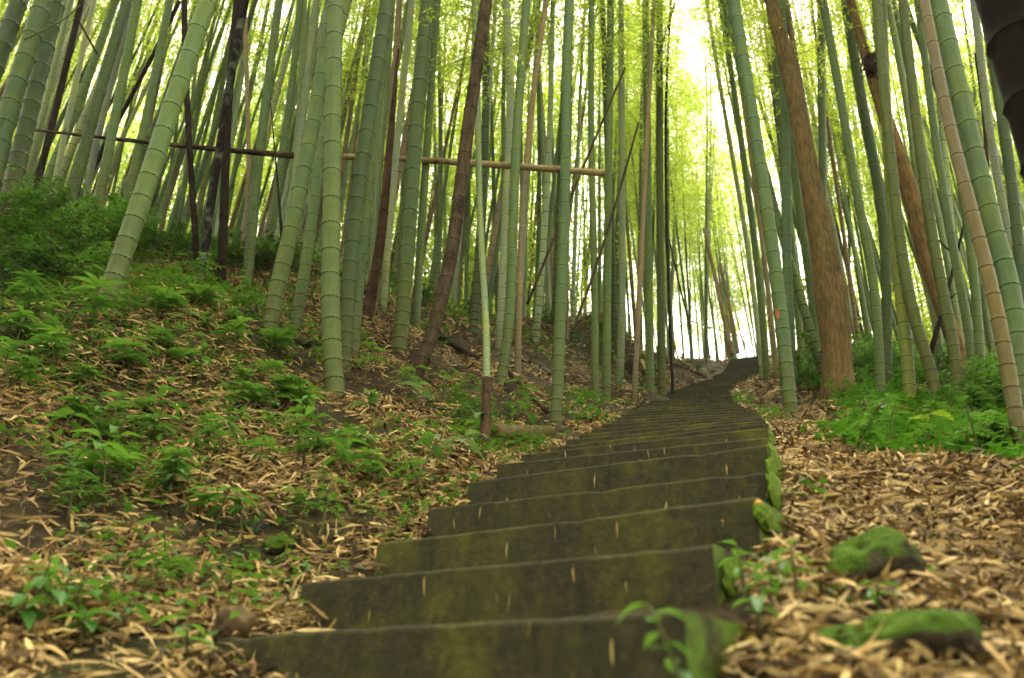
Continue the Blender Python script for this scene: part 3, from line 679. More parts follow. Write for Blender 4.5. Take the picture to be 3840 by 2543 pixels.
B_('widest green bamboo leaning left at the right edge', [(3860, 1560), (3814, 1257), (3803, 1134), (3780, 1000), (3752, 974), (3730, 868), (3697, 729), (3652, 584), (3595, 309), (3559, 166), (3519, 0)], 72, 58, 4.6, (0.069, 0.111, 0.048))
B_('dark green bamboo partly hidden left of the widest one at the right edge', [(3800, 1400), (3700, 1000), (3630, 700), (3589, 472), (3548, 300), (3516, 200), (3465, 0)], 44, 38, 5.6, DGREEN)
B_('bluish pale bamboo right of the widest one at the right edge', [(3860, 1330), (3797, 974), (3775, 835), (3752, 723), (3730, 612), (3708, 500), (3691, 319), (3675, 191), (3650, 0)], 30, 26, 5.4, BLUE)
B_('dark ringed bamboo nearest the right edge of the picture', [(3850, 1300), (3825, 991), (3814, 835), (3803, 746), (3780, 612), (3755, 383), (3723, 223), (3690, 0)], 40, 38, 5.2, DGREEN)
dead('nearly black dead bamboo filling the upper right corner', [(4010, 900), (3960, 640), (3900, 400), (3830, 150), (3790, 0)], 200, 225, mat_dead('near_black_bamboo', (.004, .003, .002), (.009, .006, .004), (.016, .010, .006)), 1.75)  # near-black tone, darker than the other dead culms
# orange paint mark on its culm
c_t = [c for c in bm.children if c.name.startswith('culm')][0]
bm_Y = bm.location.y
def paint_mark():
    c0 = pt(2916, 1184, bm_Y); ra = 24.5 * camdepth(c0) / FPX + .0035; V = []; Fs = []
    ctr = pt(2928, 1184, bm_Y)
    out = [(-.95, .0), (-.75, .045), (-.5, .03), (-.4, .06), (-.2, -.005), (-.15, -.05), (-.5, -.055), (-.8, -.045)]
    ang = math.atan2(-ctr[1], -ctr[0])
    for u, v in [(-.5, 0)] + out:
        a = ang + u * .75
        V.append((ctr[0] + ra * 1.02 * math.cos(a), ctr[1] + ra * 1.02 * math.sin(a), ctr[2] + v))
    for i in range(1, len(out) + 1): Fs.append((0, i, i % len(out) + 1))
    return mesh_from('paint_mark', np.array(V) - np.array(bm.location), Fs, [M_PAINT])
obj('paint_mark', paint_mark(), bm)['label'] = 'small orange paint mark'

# --- dead poles, leaning and lying
def pole(label, pts, w0, w1, mat, Y0, Y1=None, name='bamboo_pole', nodes=9, group=None, cat='pole', hollow=False, bent=.0, snags=()):
    Y1 = Y1 or Y0; n = len(pts); Q = np.array([pt(x, y, Y0 + (Y1 - Y0) * i / (n - 1)) for i, (x, y) in enumerate(pts)])
    P = smooth_path(Q, 40); dd = np.r_[0, np.cumsum(np.linalg.norm(np.diff(P, axis=0), axis=1))]
    r0 = w0 * camdepth(Q[0]) / FPX / 2; r1 = w1 * camdepth(Q[-1]) / FPX / 2
    R_ = np.interp(dd, [0, dd[-1]], [r0, r1]) * (1 + rng.normal(0, .03, len(P)))
    base = P[0].copy(); t = thing(name, label, cat, base, group)
    V, Fs = tube(P - base, R_, 10, True, .03)
    obj('shaft', mesh_from('shaft', V, Fs, [mat]), t)
    T, N, B = frames(P)
    for s_ in np.linspace(.06, .94, nodes) * dd[-1] if nodes else []:
        c = np.array([np.interp(s_, dd, P[:, i]) for i in range(3)]); r_ = float(np.interp(s_, dd, R_)); tt = np.array([np.interp(s_, dd, T[:, i]) for i in range(3)])
        o = obj('node_ring', RING, t); o.matrix_local = Matrix.LocRotScale(Vector(c - base), Vector(tt).to_track_quat('Z', 'Y'), Vector((r_ * 1.04, r_ * 1.04, r_ * .6)))
    for s_, dx, dz, ln in snags:
        c = np.array([np.interp(s_ * dd[-1], dd, P[:, i]) for i in range(3)]); dv = unit(np.array([dx, -.2, dz]))
        V, Fs = tube(np.array([c - base, c - base + dv * ln * .5, c - base + dv * ln + np.array([.01, 0, .01])]), [.012, .009, .003], 5)
        obj('snag', mesh_from('snag', V, Fs, [mat]), t)
    return t
pole('long dark horizontal pole lodged across the left stand of bamboo', [(124, 487), (303, 508), (480, 525), (648, 546), (860, 565), (1100, 584)], 9, 25, M_POLE2, 6.3, 6.2, nodes=0, snags=((.12, .1, 1, .06), (.29, -.1, 1, .07), (.86, -.25, 1, .10), (.5, .3, -1, .04)))
pole('long light brown horizontal pole with a sawn end across the centre', [(1290, 587), (1500, 597), (1687, 606), (1853, 616), (2060, 633), (2267, 650)], 22, 27, M_POLE, 6.9, 7.0, nodes=0, snags=((.45, .1, -1, .05),))
pole('straight dark dead bamboo slanting from the left bank up to the right', [(293, 800), (312, 717), (348, 643), (386, 541), (456, 440), (560, 240), (628, 96), (672, 6)], 14, 15, M_DARK, 6.9, 6.7, nodes=0)
pole('short pointed dark stake left of the thick foreground culms', [(1062, 960), (1059, 899), (1043, 691), (1024, 500), (1015, 386)], 13, 3, M_DARK, 5.75, nodes=0)
pole('thin dead stem slanting up right across the central culms', [(1978, 1140), (2016, 1047), (2061, 932), (2140, 746), (2229, 517), (2344, 255)], 11, 8, M_BROWN, 7.3, 7.5, nodes=0)
pole('thin dead stem slanting up right, right of the upright culm at the steps', [(2150, 1235), (2182, 1155), (2214, 1060), (2252, 951), (2306, 797), (2395, 459)], 11, 8, M_BROWN, 8.0, 8.3, nodes=0)
pole('thin dark stem slanting in front of the tan culms above the bend', [(2456, 260), (2495, 130), (2534, 0), (2570, -120)], 9, 7, M_DARK, 10.2, nodes=0)
pole('short dark twig hanging near the top of the far left stand', [(300, 88), (335, 150), (364, 202)], 6, 8, M_DARK, 6.0, nodes=0, name='dead_branch', cat='branch')
pole('thin bare branch crossing the thick dark bamboo at upper left', [(90, 150), (150, 115), (232, 90), (262, 60), (300, 20)], 6, 4, M_TWIG, 4.6, nodes=0, name='dead_branch', cat='branch')
pole('dark forked branch crossing the trunks at far right', [(3490, 1322), (3520, 1220), (3555, 1080), (3590, 960), (3620, 820)], 20, 8, M_DARK, 7.0, nodes=0, name='dead_branch', cat='branch', snags=((.35, 1, .8, .25), (.7, -1, 1, .3)))
pole('dead brown stem leaning behind the right edge culms', [(3700, 1080), (3720, 640), (3700, 420), (3660, 200)], 18, 14, M_ROT, 7.4, nodes=0, name='dead_bamboo', cat='bamboo')
pole('leaning brown stem in the bright gap above the crest', [(2746, 1330), (2712, 1180), (2685, 1060), (2665, 960), (2641, 856)], 17, 13, M_TAN, 15.0, nodes=0, name='dead_bamboo', cat='bamboo')
pole('second brown stem leaning just right of the one above the crest', [(2768, 1325), (2747, 1197), (2725, 1090), (2700, 985)], 15, 11, M_TAN, 16.0, nodes=0, name='dead_bamboo', cat='bamboo')
pole('thin rope like branch strung across the bright gap above the crest', [(2560, 1195), (2649, 1225), (2740, 1250), (2821, 1272)], 4, 4, M_TAN, 12.0, nodes=0, name='dead_branch', cat='branch')
pole('thin curved dead stem left of the bend of the steps', [(2590, 1230), (2560, 1130), (2530, 1000), (2510, 900)], 8, 6, M_BROWN, 10.5, nodes=0, name='dead_branch', cat='branch')
def lying(label, pts, w, mat, name='fallen_log', cat='log', w1=None, lift=.5, sides=10, stub=()):
    Q = []
    for x, y in pts:
        g = ground_hit(x, y)
        Q.append(g if g is not None else pt(x, y, 6))
    Q = np.array(Q); r0 = w * camdepth(Q[0]) / FPX / 2; r1 = (w1 or w) * camdepth(Q[-1]) / FPX / 2
    Q[:, 2] = hz(Q[:, 0], Q[:, 1]) + np.linspace(r0, r1, len(Q)) * lift
    P = smooth_path(Q, 16); base = P[0].copy(); t = thing(name, label, cat, base)
    V, Fs = tube(P - base, np.linspace(r0, r1, len(P)) * (1 + rng.normal(0, .07, len(P))), sides, True, .05)
    obj('log_body', mesh_from('log_body', V, Fs, [mat]), t)
    for s_, ln in stub:
        c = P[int(s_ * 15)] - base; V, Fs = tube(np.array([c, c + np.array([.05, -.05, ln * .6]), c + np.array([.1, -.1, ln])]), [.02, .014, .006], 6); obj('snag', mesh_from('snag', V, Fs, [mat]), t)
    return t
lying('dark fallen log behind the leaves at the foot of the far left stand', [(330, 775), (400, 805), (470, 835), (560, 880), (640, 905)], 18, M_LOG, w1=16, lift=1.5)
lying('dark mossy fallen log low on the left slope under the undergrowth', [(270, 940), (340, 965), (410, 995), (470, 1010)], 18, M_LOG, lift=1.5)
lying('long grey brown log lying against the thick foreground bamboo feet', [(815, 1255), (930, 1268), (1060, 1288), (1215, 1310)], 24, M_LOG, w1=32, lift=1.0)
lying('dark mossy log right of the brown leaning dead culm', [(1640, 1268), (1690, 1300), (1740, 1330), (1795, 1360)], 26, M_LOG, w1=20, lift=1.3)
lying('cut brown bamboo lying downhill towards the foot of the upright culm', [(1905, 1408), (1950, 1462), (2000, 1510), (2052, 1566)], 15, M_ROT, w1=20, lift=2.2)
lying('thin dark log lying on the leafy slope below the bend', [(2490, 1363), (2540, 1376), (2590, 1392), (2650, 1418)], 11, M_LOG)
lying('pale leaning stake at the left edge of the upper steps', [(2405, 1362), (2424, 1405), (2443, 1450)], 11, M_POLE, lift=1.5)
lying('grey broken log in the green ground cover at right', [(3235, 1632), (3290, 1626), (3352, 1618)], 24, M_LOG, lift=1.0)
lying('short dark stick beside the grey broken log at right', [(3370, 1625), (3410, 1618)], 16, M_DARK)
lying('thin dark stick half buried in the leaf litter at right', [(3400, 1960), (3560, 2030), (3700, 2110)], 22, M_LOG)
lying('dark fallen stick beside the mossy rocks at right', [(3320, 2040), (3460, 2150), (3600, 2230)], 20, M_LOG, w1=10)
lying('pale thin dead stem across the undergrowth at far left', [(10, 1100), (90, 960), (150, 870)], 7, M_TAN, lift=4)
lying('dark twig in the undergrowth behind the brown tree foot', [(3320, 1400), (3345, 1430), (3375, 1470)], 8, M_DARK, lift=2)

# --- the two brown trees
def trunk_tree(label, pts, ws, Y, color, group=None, bulge=None, limbs=()):
    Q, Y = culm_path(pts, Y, 13.0)
    P = smooth_path(Q, 70); base = P[0].copy(); zs = [pt(x, y, Y)[2] for x, y in pts]; rs_ = [w * camdepth(pt(x, y, Y)) / FPX / 2 for (x, y), w in zip(pts, ws)]
    R_ = np.interp(P[:, 2], [P[0][2]] + zs + [P[-1][2] + .01], [rs_[0] * 1.25] + rs_ + [rs_[-1] * .35])
    hh_ = np.clip(P[:, 2] - hz(base[0], base[1]), 0, 9); R_ = R_ * (1 + .35 * np.exp(-hh_ / .13))
    t = thing('tree', label, 'tree', base, group)
    MAIN_XY.append((base[0], base[1], .25))
    r = np.random.default_rng(3)
    ph = r.uniform(0, 6.28, 6)
    lob = lambda a, u: 1 + .045 * np.sin(3 * a + ph[0] + u * 9) + .03 * np.sin(5 * a + ph[1] - u * 14) + .03 * np.sin(2 * a + u * 25 + ph[2]) + .02 * np.sin(9 * a + u * 40)
    V, Fs = tube(P - base, R_, 20, True, .008, lob)
    tr = obj('trunk', mesh_from('trunk', V, Fs, [M_BARK]), t, color=color)
    if bulge:
        c = pt(*bulge, Y - .02) - base
        V, Fs = blob(.075, .07, .16, 3, .12); obj('knot', mesh_from('knot', V, Fs, [M_BARK]), tr, loc=c, color=color)
    for k in range(5):
        i = 45 + k * 4; d = unit(np.array([r.normal(), r.normal(), .9])); Lp = [P[i] - base]
        for q in range(5): d = unit(d + r.normal(0, .2, 3)); Lp.append(Lp[-1] + d * .45)
        V, Fs = tube(np.array(Lp), np.linspace(R_[i] * .45, .01, 6), 6); obj('limb', mesh_from('limb', V, Fs, [M_BARK]), t, color=color)
    cr = obj('crown', tree_crown(r), t, loc=P[52] - base)
    return t
def blob(rx, ry, rz, seed, amp=.15, n=12, m=9, fine=0):
    r = np.random.default_rng(seed); K = r.normal(0, 1, (7, 3)) * 1.6; ph = r.uniform(0, 6.28, 7); V = []; Fs = []
    for i in range(m + 1):
        th = math.pi * i / m
        for j in range(n):
            a = 2 * math.pi * j / n; d = np.array([math.sin(th) * math.cos(a), math.sin(th) * math.sin(a), math.cos(th)])
            k = 1 + amp * sum(math.sin(K[q] @ d + ph[q]) for q in range(7)) / 2.2 + (fine * sum(math.sin(K[q] @ d * 5 + ph[q] * 3) for q in range(7)) + r.normal(0, fine * .35) if fine else 0)
            V.append((d[0] * rx * k, d[1] * ry * k, d[2] * rz * k))
    for i in range(m):
        for j in range(n):
            j2 = (j + 1) % n; Fs.append((i * n + j, (i + 1) * n + j, (i + 1) * n + j2, i * n + j2))
    return np.array(V), Fs
def tree_crown(r):
    n = 5000; C = r.normal(0, 1, (60, 3)) * np.array([1.3, 1.3, 1.5]) + np.array([0, 0, 1.5])
    C = np.repeat(C, n // 60, 0) + r.normal(0, .32, (n // 60 * 60, 3)); D = unit(r.normal(0, 1, C.shape)); Nn = unit(np.cross(D, r.normal(0, 1, C.shape)))
    V, Fs = diamonds(C, D, Nn, r.uniform(.08, .13, len(C)), r.uniform(.035, .055, len(C)))
    return mesh_from('tree_crown', V, Fs, [M_LEAF], smooth=False)
trunk_tree('thick brown tree trunk standing right of the steps among the bamboo', [(3150, 1495), (3149, 1461), (3142, 1346), (3131, 1219), (3118, 1091), (3095, 985), (3067, 813), (3035, 683), (3009, 520), (2983, 384), (2957, 234), (2905, 78), (2892, 0)],
           [118, 112, 104, 112, 116, 98, 84, 74, 70, 62, 56, 48, 46], None, (.175, .112, .036), bulge=(3152, 1085))
trunk_tree('second, slimmer brown tree trunk further right among the bamboo', [(3645, 1475), (3580, 1250), (3520, 1120), (3477, 995), (3464, 910), (3418, 748), (3393, 650), (3353, 520), (3295, 390), (3275, 312), (3236, 169), (3210, 98), (3191, 0)],
           [64, 58, 58, 58, 58, 58, 56, 52, 44, 42, 34, 32, 30], 7.0, (.20, .118, .035))
# dry leaf bundle caught on the second trunk
def bundle():
    c = pt(3268, 235, 6.9); r = np.random.default_rng(9)
    t = thing('dry_leaf_bundle', 'brown bundle of dry leaves caught on the second brown trunk', 'leaf bundle', c)
    n = 220; C = r.normal(0, 1, (n, 3)) * np.array([.05, .04, .10]); D = unit(np.stack([r.normal(0, .6, n), r.normal(0, .6, n), -np.abs(r.normal(.8, .5, n))], 1)); Nn = unit(np.cross(D, r.normal(0, 1, (n, 3))))
    V, Fs = leaf_quads(C, D, Nn, r.uniform(.06, .13, n), r.uniform(.012, .03, n)); me = mesh_from('dry_leaves', V, Fs, [M_ROT], smooth=False); obj('dry_leaves', me, t)
    V, Fs = blob(.055, .05, .05, 4, .3); obj('core', mesh_from('core', V, Fs, [M_EARTH]), t, loc=(.02, 0, -.12))
bundle()

# ------------------------------------------------------------------ the crowd of bamboo behind (shared meshes, one thing each)
def fill_variant(i):
    r = np.random.default_rng(200 + i); n = 40; z = np.linspace(0, 12, n)
    az = r.uniform(0, 6.28); bend = r.uniform(.1, .7); w = r.uniform(-.05, .05, 2)
    P = np.stack([bend * math.cos(az) * (z / 12) ** 2.2 + w[0] * np.sin(z * .7), bend * math.sin(az) * (z / 12) ** 2.2 + w[1] * np.sin(z * .6), z], 1)
    R_ = np.interp(z, [0, .5, 6, 12], [.054, .05, .042, .008])
    nodes = node_lengths(12, .10)
    me = culm_mesh('fill_culm_%d' % i, P, R_, nodes, [True] * len(nodes), 9)
    k = int(n * .46); return me, P[k], Vector(P[k + 8] - P[k]).to_track_quat('Z', 'Y')
FILL = [fill_variant(i) for i in range(10)]
ORD = ['closest', 'second closest', 'third closest', 'fourth closest', 'fifth closest', 'sixth closest', 'seventh closest', 'eighth closest', 'ninth closest', 'tenth closest'] + ['%dth closest' % i for i in range(11, 60)]
LANDX = [(-99999, 'thick dark corner culms'), (170, 'slim dark brown culm'), (325, 'bluish grey culm'), (545, 'huge leaning culm'), (800, 'black rotten culm'), (935, 'slim pinkish tan culm'), (1043, 'pointed dark stake'), (1243, 'yellowish based culm'), (1448, 'rotten red brown stub'), (1725, 'brown leaning dead culm'), (1904, 'white smooth culm'), (2121, 'upright culm at the steps'), (2334, 'pale culm beside the steps'), (2505, 'thin black twiggy culm'), (2650, 'brown stems above the crest'), (2860, 'orange marked culm'), (3040, 'thick brown tree'), (3340, 'mossy yellowish culm'), (3405, 'second brown trunk'), (3620, 'tan leaning culm'), (3690, 'widest right edge culm')]
SLOTS = {}
def zone_label(px, c, t, dist):
    ref = [n for x_, n in LANDX if x_ <= px][-1]
    if px < 1250: z_ = 'crowd behind the left bank'
    elif px < 2330: z_ = 'crowd behind the central foreground culms'
    elif px < 2860: z_ = 'bright gap beyond the bend of the steps'
    else: z_ = 'crowd behind the brown tree trunks'
    SLOTS.setdefault((c, ref), []).append((dist, t)); t['group'] = '%s bamboo, %s' % (c, z_)
def finish_slots():
    for (c, ref), lst in SLOTS.items():
        for i, (d, t) in enumerate(sorted(lst, key=lambda q: q[0])):
            t['label'] = 'slender %s bamboo behind, right of the %s, %s' % (c, ref, ORD[i])
NEAR = {}
def near_label(what, ref_pts, P0, t):
    ref = min(ref_pts, key=lambda q: (q[1][0] - P0[0]) ** 2 + (q[1][1] - P0[1]) ** 2); d = math.hypot(ref[1][0] - P0[0], ref[1][1] - P0[1])
    NEAR.setdefault((what, ref[0]), []).append((d, t))
def finish_near():
    for (what, ref), lst in NEAR.items():
        for i, (d, t) in enumerate(sorted(lst, key=lambda q: q[0])): t['label'] = '%s, %s to the %s' % (what, ORD[i], ref)
placed = [(a, b) for a, b, _ in MAIN_XY]
fr = random.Random(21)
cand = 0; count = 0; fills = []
while count < 262 and cand < 40000:
    cand += 1
    gap = count < 52
    if gap: y = fr.uniform(11.0, 31); x = y * fr.uniform(.16, .42)
    else: y = 6.4 + 18 * fr.random() ** 1.05; x = fr.uniform(-1.15 * y, 1.05 * y)
    g = np.array([x, y, float(hz(x, y))]); pr = project(g + np.array([0, 0, 1.5]))
    if pr is None or not (-800 < pr[0] < 4300): continue
    if path_dist(np.array([x]), np.array([y]))[0] < .75 + (.15 if y > 10 else 0): continue
    if pr[0] < 2330 and y < 6.9 + .45 * max(0, (pr[0] - 900) / 500): continue
    if pr[0] > 2850 and y < 7.4: continue
    if gap != (2330 <= pr[0] <= 2880): continue
    if min((x - a) ** 2 + (y - b) ** 2 for a, b in placed) < (.33 if y < 12 else .42) ** 2: continue
    placed.append((x, y)); count += 1
    u = fr.random()
    if u < .50: c, cn = (GREEN, DGREEN, OLIVE, GREEN)[fr.randrange(4)], 'green'
    elif u < .86: c, cn = (PALE, WHITE, (.22, .28, .18))[fr.randrange(3)], 'pale'  # pale culms; extra share stands for gap light and haze on back rows
    else: c, cn = (PINK, TANC, (.17, .11, .075))[fr.randrange(3)], 'brown'
    k = fr.uniform(.8, 1.2); c = tuple(v * k for v in c)
    v = fr.randrange(10); me, ct, cq = FILL[v]; sc = fr.uniform(.72, 1.15) if not gap else fr.uniform(.95, 1.3)
    t = thing('bamboo', '', 'bamboo', g - np.array([0, 0, .08])); pm_ = project(g + np.array([0, 0, 2.5])); zone_label(pm_[0], cn, t, y)
    t.rotation_euler = (fr.gauss(0, .045), fr.gauss(0, .05), fr.uniform(0, 6.28)); t.scale = (sc * (fr.uniform(.75, 1.15) if not gap else fr.uniform(.55, .85)),) * 2 + (sc,)
    obj('culm', me, t, color=c)
    o = obj('crown', CROWNS[fr.randrange(6)], t); kx = 1.1 if not gap else 1.5; o.matrix_local = Matrix.LocRotScale(ct if not gap else ct * .75, cq, Vector((kx, kx, .95 if not gap else 1.1))) @ Matrix.Rotation(fr.uniform(0, 6.28), 4, 'Z')

finish_slots()

# the wood goes on around and behind the photographer
M_FAR1 = mat_plain('far_culm_green', (.06, .10, .03), (.12, .17, .07), 3); M_FAR2 = mat_plain('far_culm_gaplit', (.13, .18, .09), (.24, .28, .18), 3); M_FAR3 = mat_plain('far_culm_tan', (.10, .07, .035), (.2, .14, .08), 3)  # pale far stems: gap light and haze put into their colour
def around_wood():
    r = np.random.default_rng(123); Vs = []; Fs = []; mi = []; o = 0; data = []
    for me in CROWNS:
        co = np.empty(len(me.vertices) * 3, np.float32); me.vertices.foreach_get('co', co); co = co.reshape(-1, 3)
        vi = np.empty(len(me.polygons) * 3, np.int32); me.polygons.foreach_get('vertices', vi); pm = np.empty(len(me.polygons), np.int32); me.polygons.foreach_get('material_index', pm)
        data.append((co, vi.reshape(-1, 3)[pm == 0]))
    n = 0
    while n < 84:
        x = r.uniform(-13, 13); y = r.uniform(-13, 9)
        if abs(x) < .85 * y + 1.6 or path_dist(np.array([x]), np.array([y]))[0] < 1.2 or math.hypot(x, y) < 1.8: continue
        n += 1; z0 = float(hz(x, max(y, -6.9))) - .3 + .5 * min(0, y + 6.9); Hh = r.uniform(10, 13); lean = r.normal(0, .05, 2)
        P = np.stack([x + lean[0] * np.linspace(0, Hh, 5), y + lean[1] * np.linspace(0, Hh, 5), z0 + np.linspace(0, Hh, 5)], 1)
        V, F4 = tube(P, np.linspace(.055, .012, 5), 7, False); Vs.append(V); F4 = np.array(F4); Fs.append(np.vstack([F4[:, [0, 1, 2]], F4[:, [0, 2, 3]]]) + o); mi.append(np.ones(len(F4) * 2, int)); o += len(V)
        co, tr = data[n % 6]; sub = tr[::2]; sub = tr.reshape(-1, 2, 3)[::3].reshape(-1, 3); u, inv = np.unique(sub, return_inverse=True); a = r.uniform(0, 6.28)
        Rz = np.array([[math.cos(a), -math.sin(a), 0], [math.sin(a), math.cos(a), 0], [0, 0, 1]])
        C = (co[u] * np.array([1.5, 1.5, 1.0])) @ Rz.T + P[0] + np.array([lean[0], lean[1], 1]) * Hh * .42
        Vs.append(C); Fs.append(inv.reshape(-1, 3) + o); mi.append(np.zeros(len(sub), int)); o += len(u)
    return mesh_from('surrounding_bamboo_wood', np.vstack(Vs), np.vstack(Fs), [M_LEAF, M_FAR1], np.concatenate(mi), smooth=False)

# the wood farther off: one mass
def far_wood():
    r = np.random.default_rng(77); Vs = []; Fs = []; mi = []; o = 0
    cv = [m for m in CROWNS]
    data = []
    for me in cv:
        co = np.empty(len(me.vertices) * 3, np.float32); me.vertices.foreach_get('co', co); co = co.reshape(-1, 3)
        vi = np.empty(len(me.polygons) * 3, np.int32); me.polygons.foreach_get('vertices', vi); pm = np.empty(len(me.polygons), np.int32); me.polygons.foreach_get('material_index', pm)
        data.append((co, vi.reshape(-1, 3)[pm == 0]))
    for k in range(900):
        y = 10.5 + 28 * r.random() ** 1.3; x = r.uniform(-1.1, 1.0) * y
        if .10 * y < x < .45 * y and (y < 15 or k % 4 == 0): continue
        if x >= .45 * y and y < 11.5: continue
        if path_dist(np.array([x]), np.array([y]))[0] < 1.2: continue
        z0 = float(hz(np.clip(x, -15, 17), min(y, 39))) - .3; Hh = r.uniform(10, 14); lean = r.normal(0, .05, 2)
        P = np.stack([x + lean[0] * np.linspace(0, Hh, 4), y + lean[1] * np.linspace(0, Hh, 4), z0 + np.linspace(0, Hh, 4)], 1)
        V, F4 = tube(P, np.linspace(.05, .014, 4) * r.uniform(.7, 1.15), 6, False); Vs.append(V); F4 = np.array(F4)
        Fs.append(np.vstack([F4[:, [0, 1, 2]], F4[:, [0, 2, 3]]]) + o); mi.append(np.full(len(F4) * 2, r.choice([1, 1, 2, 2, 3]))); o += len(V)
        if y < 15 or k % 5 < 2 or (.10 * y < x < .45 * y and (y < 22 or k % 2)): continue
        for zz in (-.02, .35):
            co, tr = data[r.integers(6)]; n4 = len(tr) // (7 if x < .1 * y else 11); q0 = (r.integers(6) * n4) // 2 * 2; sub = tr[q0:q0 + n4]; lo_ = sub.min(); nv = sub.max() + 1 - lo_; a = r.uniform(0, 6.28)
            Rz = np.array([[math.cos(a), -math.sin(a), 0], [math.sin(a), math.cos(a), 0], [0, 0, 1]])
            loc = co[lo_:lo_ + nv].copy(); loc[:, 2] -= loc[:, 2].min()
            # spread the strip of crown over the height and let it hang in larger sprays
            C = (loc * np.array([1.8, 1.8, 3.2])) @ Rz.T + np.array([P[0][0] + lean[0] * Hh * zz, P[0][1] + lean[1] * Hh * zz, z0 + Hh * zz])
            Vs.append(C); Fs.append(sub - lo_ + o); mi.append(np.zeros(len(sub), int)); o += nv
    return mesh_from('far_bamboo_wood', np.vstack(Vs), np.vstack(Fs), [M_LEAF, M_FAR1, M_FAR2, M_FAR3], np.concatenate(mi), smooth=False)
aw = obj('surrounding_bamboo_wood', around_wood()); tag(aw, 'leafy bamboo wood continuing around and behind the foot of the steps', 'woodland', kind='stuff')
fw = obj('far_bamboo_wood', far_wood(), color=GREEN); tag(fw, 'bright leafy bamboo wood farther up the slope', 'woodland', kind='stuff')

# ------------------------------------------------------------------ leaf litter
LIT = np.array([(.44, .305, .125), (.34, .225, .085), (.22, .135, .05), (.50, .375, .18), (.12, .07, .026), (.38, .25, .105), (.06, .035, .014), (.37, .28, .10)])
LITP = np.array([.17, .17, .17, .12, .14, .10, .10, .03])
def right_cover(x, y):
    """1 inside the green ground cover to the right of the steps"""
    lim = np.interp(x, [1.05, 1.3, 1.5, 1.9, 2.5, 4, 8], [5.4, 3.5, 2.75, 2.4, 2.4, 2.6, 3.0])
    e = vnoise(x, y, .5, 8) * .5
    strip = np.clip((path_dist(x, y) - np.interp(y, [3.2, 4.6], [.8, 1.25]) - .25 * vnoise(x, y, .6, 9)) / .3, 0, 1)
    return np.clip((y + e - lim) / .35, 0, 1) * (x > 1.15) * np.clip((11 - y) / 2, 0, 1) * strip * np.clip(.8 + vnoise(x, y, .3, 10) * .9, .15, 1)
def left_plants(x, y):
    m = np.clip(vnoise(x, y, .8, 12) * 1.4 + .2, 0, 1) * np.clip((y - 1.9) / .8, 0, 1)
    return m * (x < .2)
SA = np.array([a[:2] for a, b in STEPS]); SB = np.array([b[:2] for a, b in STEPS]); SE = SB - SA; SLN = np.linalg.norm(SE, axis=1); SE = SE / SLN[:, None]; SBK = np.stack([-SE[:, 1], SE[:, 0]], 1)
def on_steps(x, y, marg):
    out = np.zeros(len(x), bool)
    for k in range(len(STEPS)):
        dx = x - SA[k, 0]; dy = y - SA[k, 1]; t = dx * SE[k, 0] + dy * SE[k, 1]; u = dx * SBK[k, 0] + dy * SBK[k, 1]
        out |= (t > -marg) & (t < SLN[k] + marg) & (u > -.02) & (u < .46)
    return out
def litter(n, x0, x1, y0, y1, size, r):
    x = r.uniform(x0, x1, n); y = r.uniform(y0, y1, n)
    keep = ~on_steps(x, y, r.normal(-.005, .035, n))
    bare = np.clip((vnoise(x, y, .55, 21) + .5 * vnoise(x, y, .2, 22) - .06) * 2.2, 0, .9)
    gr = right_cover(x, y); lp = left_plants(x, y)
    keep &= r.random(n) > np.maximum(np.maximum(bare * np.where(x < .9, .97, .85), gr * .8), lp * .6)
    x = x[keep]; y = y[keep]; n = len(x); z = hz(x, y); N = hnorm(x, y)
    Nn = unit(N + r.normal(0, .7, (n, 3))); az = r.uniform(0, 6.28, n); D = np.stack([np.cos(az), np.sin(az), np.zeros(n)], 1)
    D = unit(D - Nn * (D * Nn).sum(1, keepdims=True)); Nn = np.where((Nn[:, 2:] < 0), -Nn, Nn)
    Ln = (.02 + .105 * r.random(n) ** 1.9) * size; Wd = np.minimum(Ln * r.uniform(.07, .24, n), .012 * size)
    C = np.stack([x, y, z + .045 * r.random(n) ** 1.5], 1) - D * Ln[:, None] * .5
    V, Fs = leaf_quads(C, D, Nn, Ln, Wd, r.normal(.05, .17, n))
    ci = r.choice(len(LIT), n, p=LITP); col = LIT[ci] * r.uniform(.6, 1.08, (n, 1)) * np.array([1.0, .96, .86])
    return V, Fs, np.repeat(col, 6, 0)
def join_colored(name, parts, mat):
    o = 0; Vs = []; Fs = []; Cs = []
    for V, F_, c in parts: Vs.append(V); Fs.append(F_ + o); Cs.append(c); o += len(V)
    me = mesh_from(name, np.vstack(Vs), np.vstack(Fs), [mat], smooth=False); c = np.vstack(Cs)
    at = me.color_attributes.new('tint', 'FLOAT_COLOR', 'POINT'); at.data.foreach_set('color', np.hstack([c, np.ones((len(c), 1))]).astype(np.float32).ravel())
    return me
rl = np.random.default_rng(31)
lo = obj('leaf_litter', join_colored('leaf_litter', [litter(150000, -2.6, 2.9, .7, 3.6, 1.0, rl), litter(120000, -5, 5.6, 3.6, 7, 1.2, rl), litter(80000, -7, 8.5, 7, 14, 1.6, rl), litter(16000, -3, 10, 14, 24, 2.2, rl)], M_LITTER))
tag(lo, 'dry straw coloured bamboo leaves covering the slope on both sides', 'leaf litter', kind='stuff')
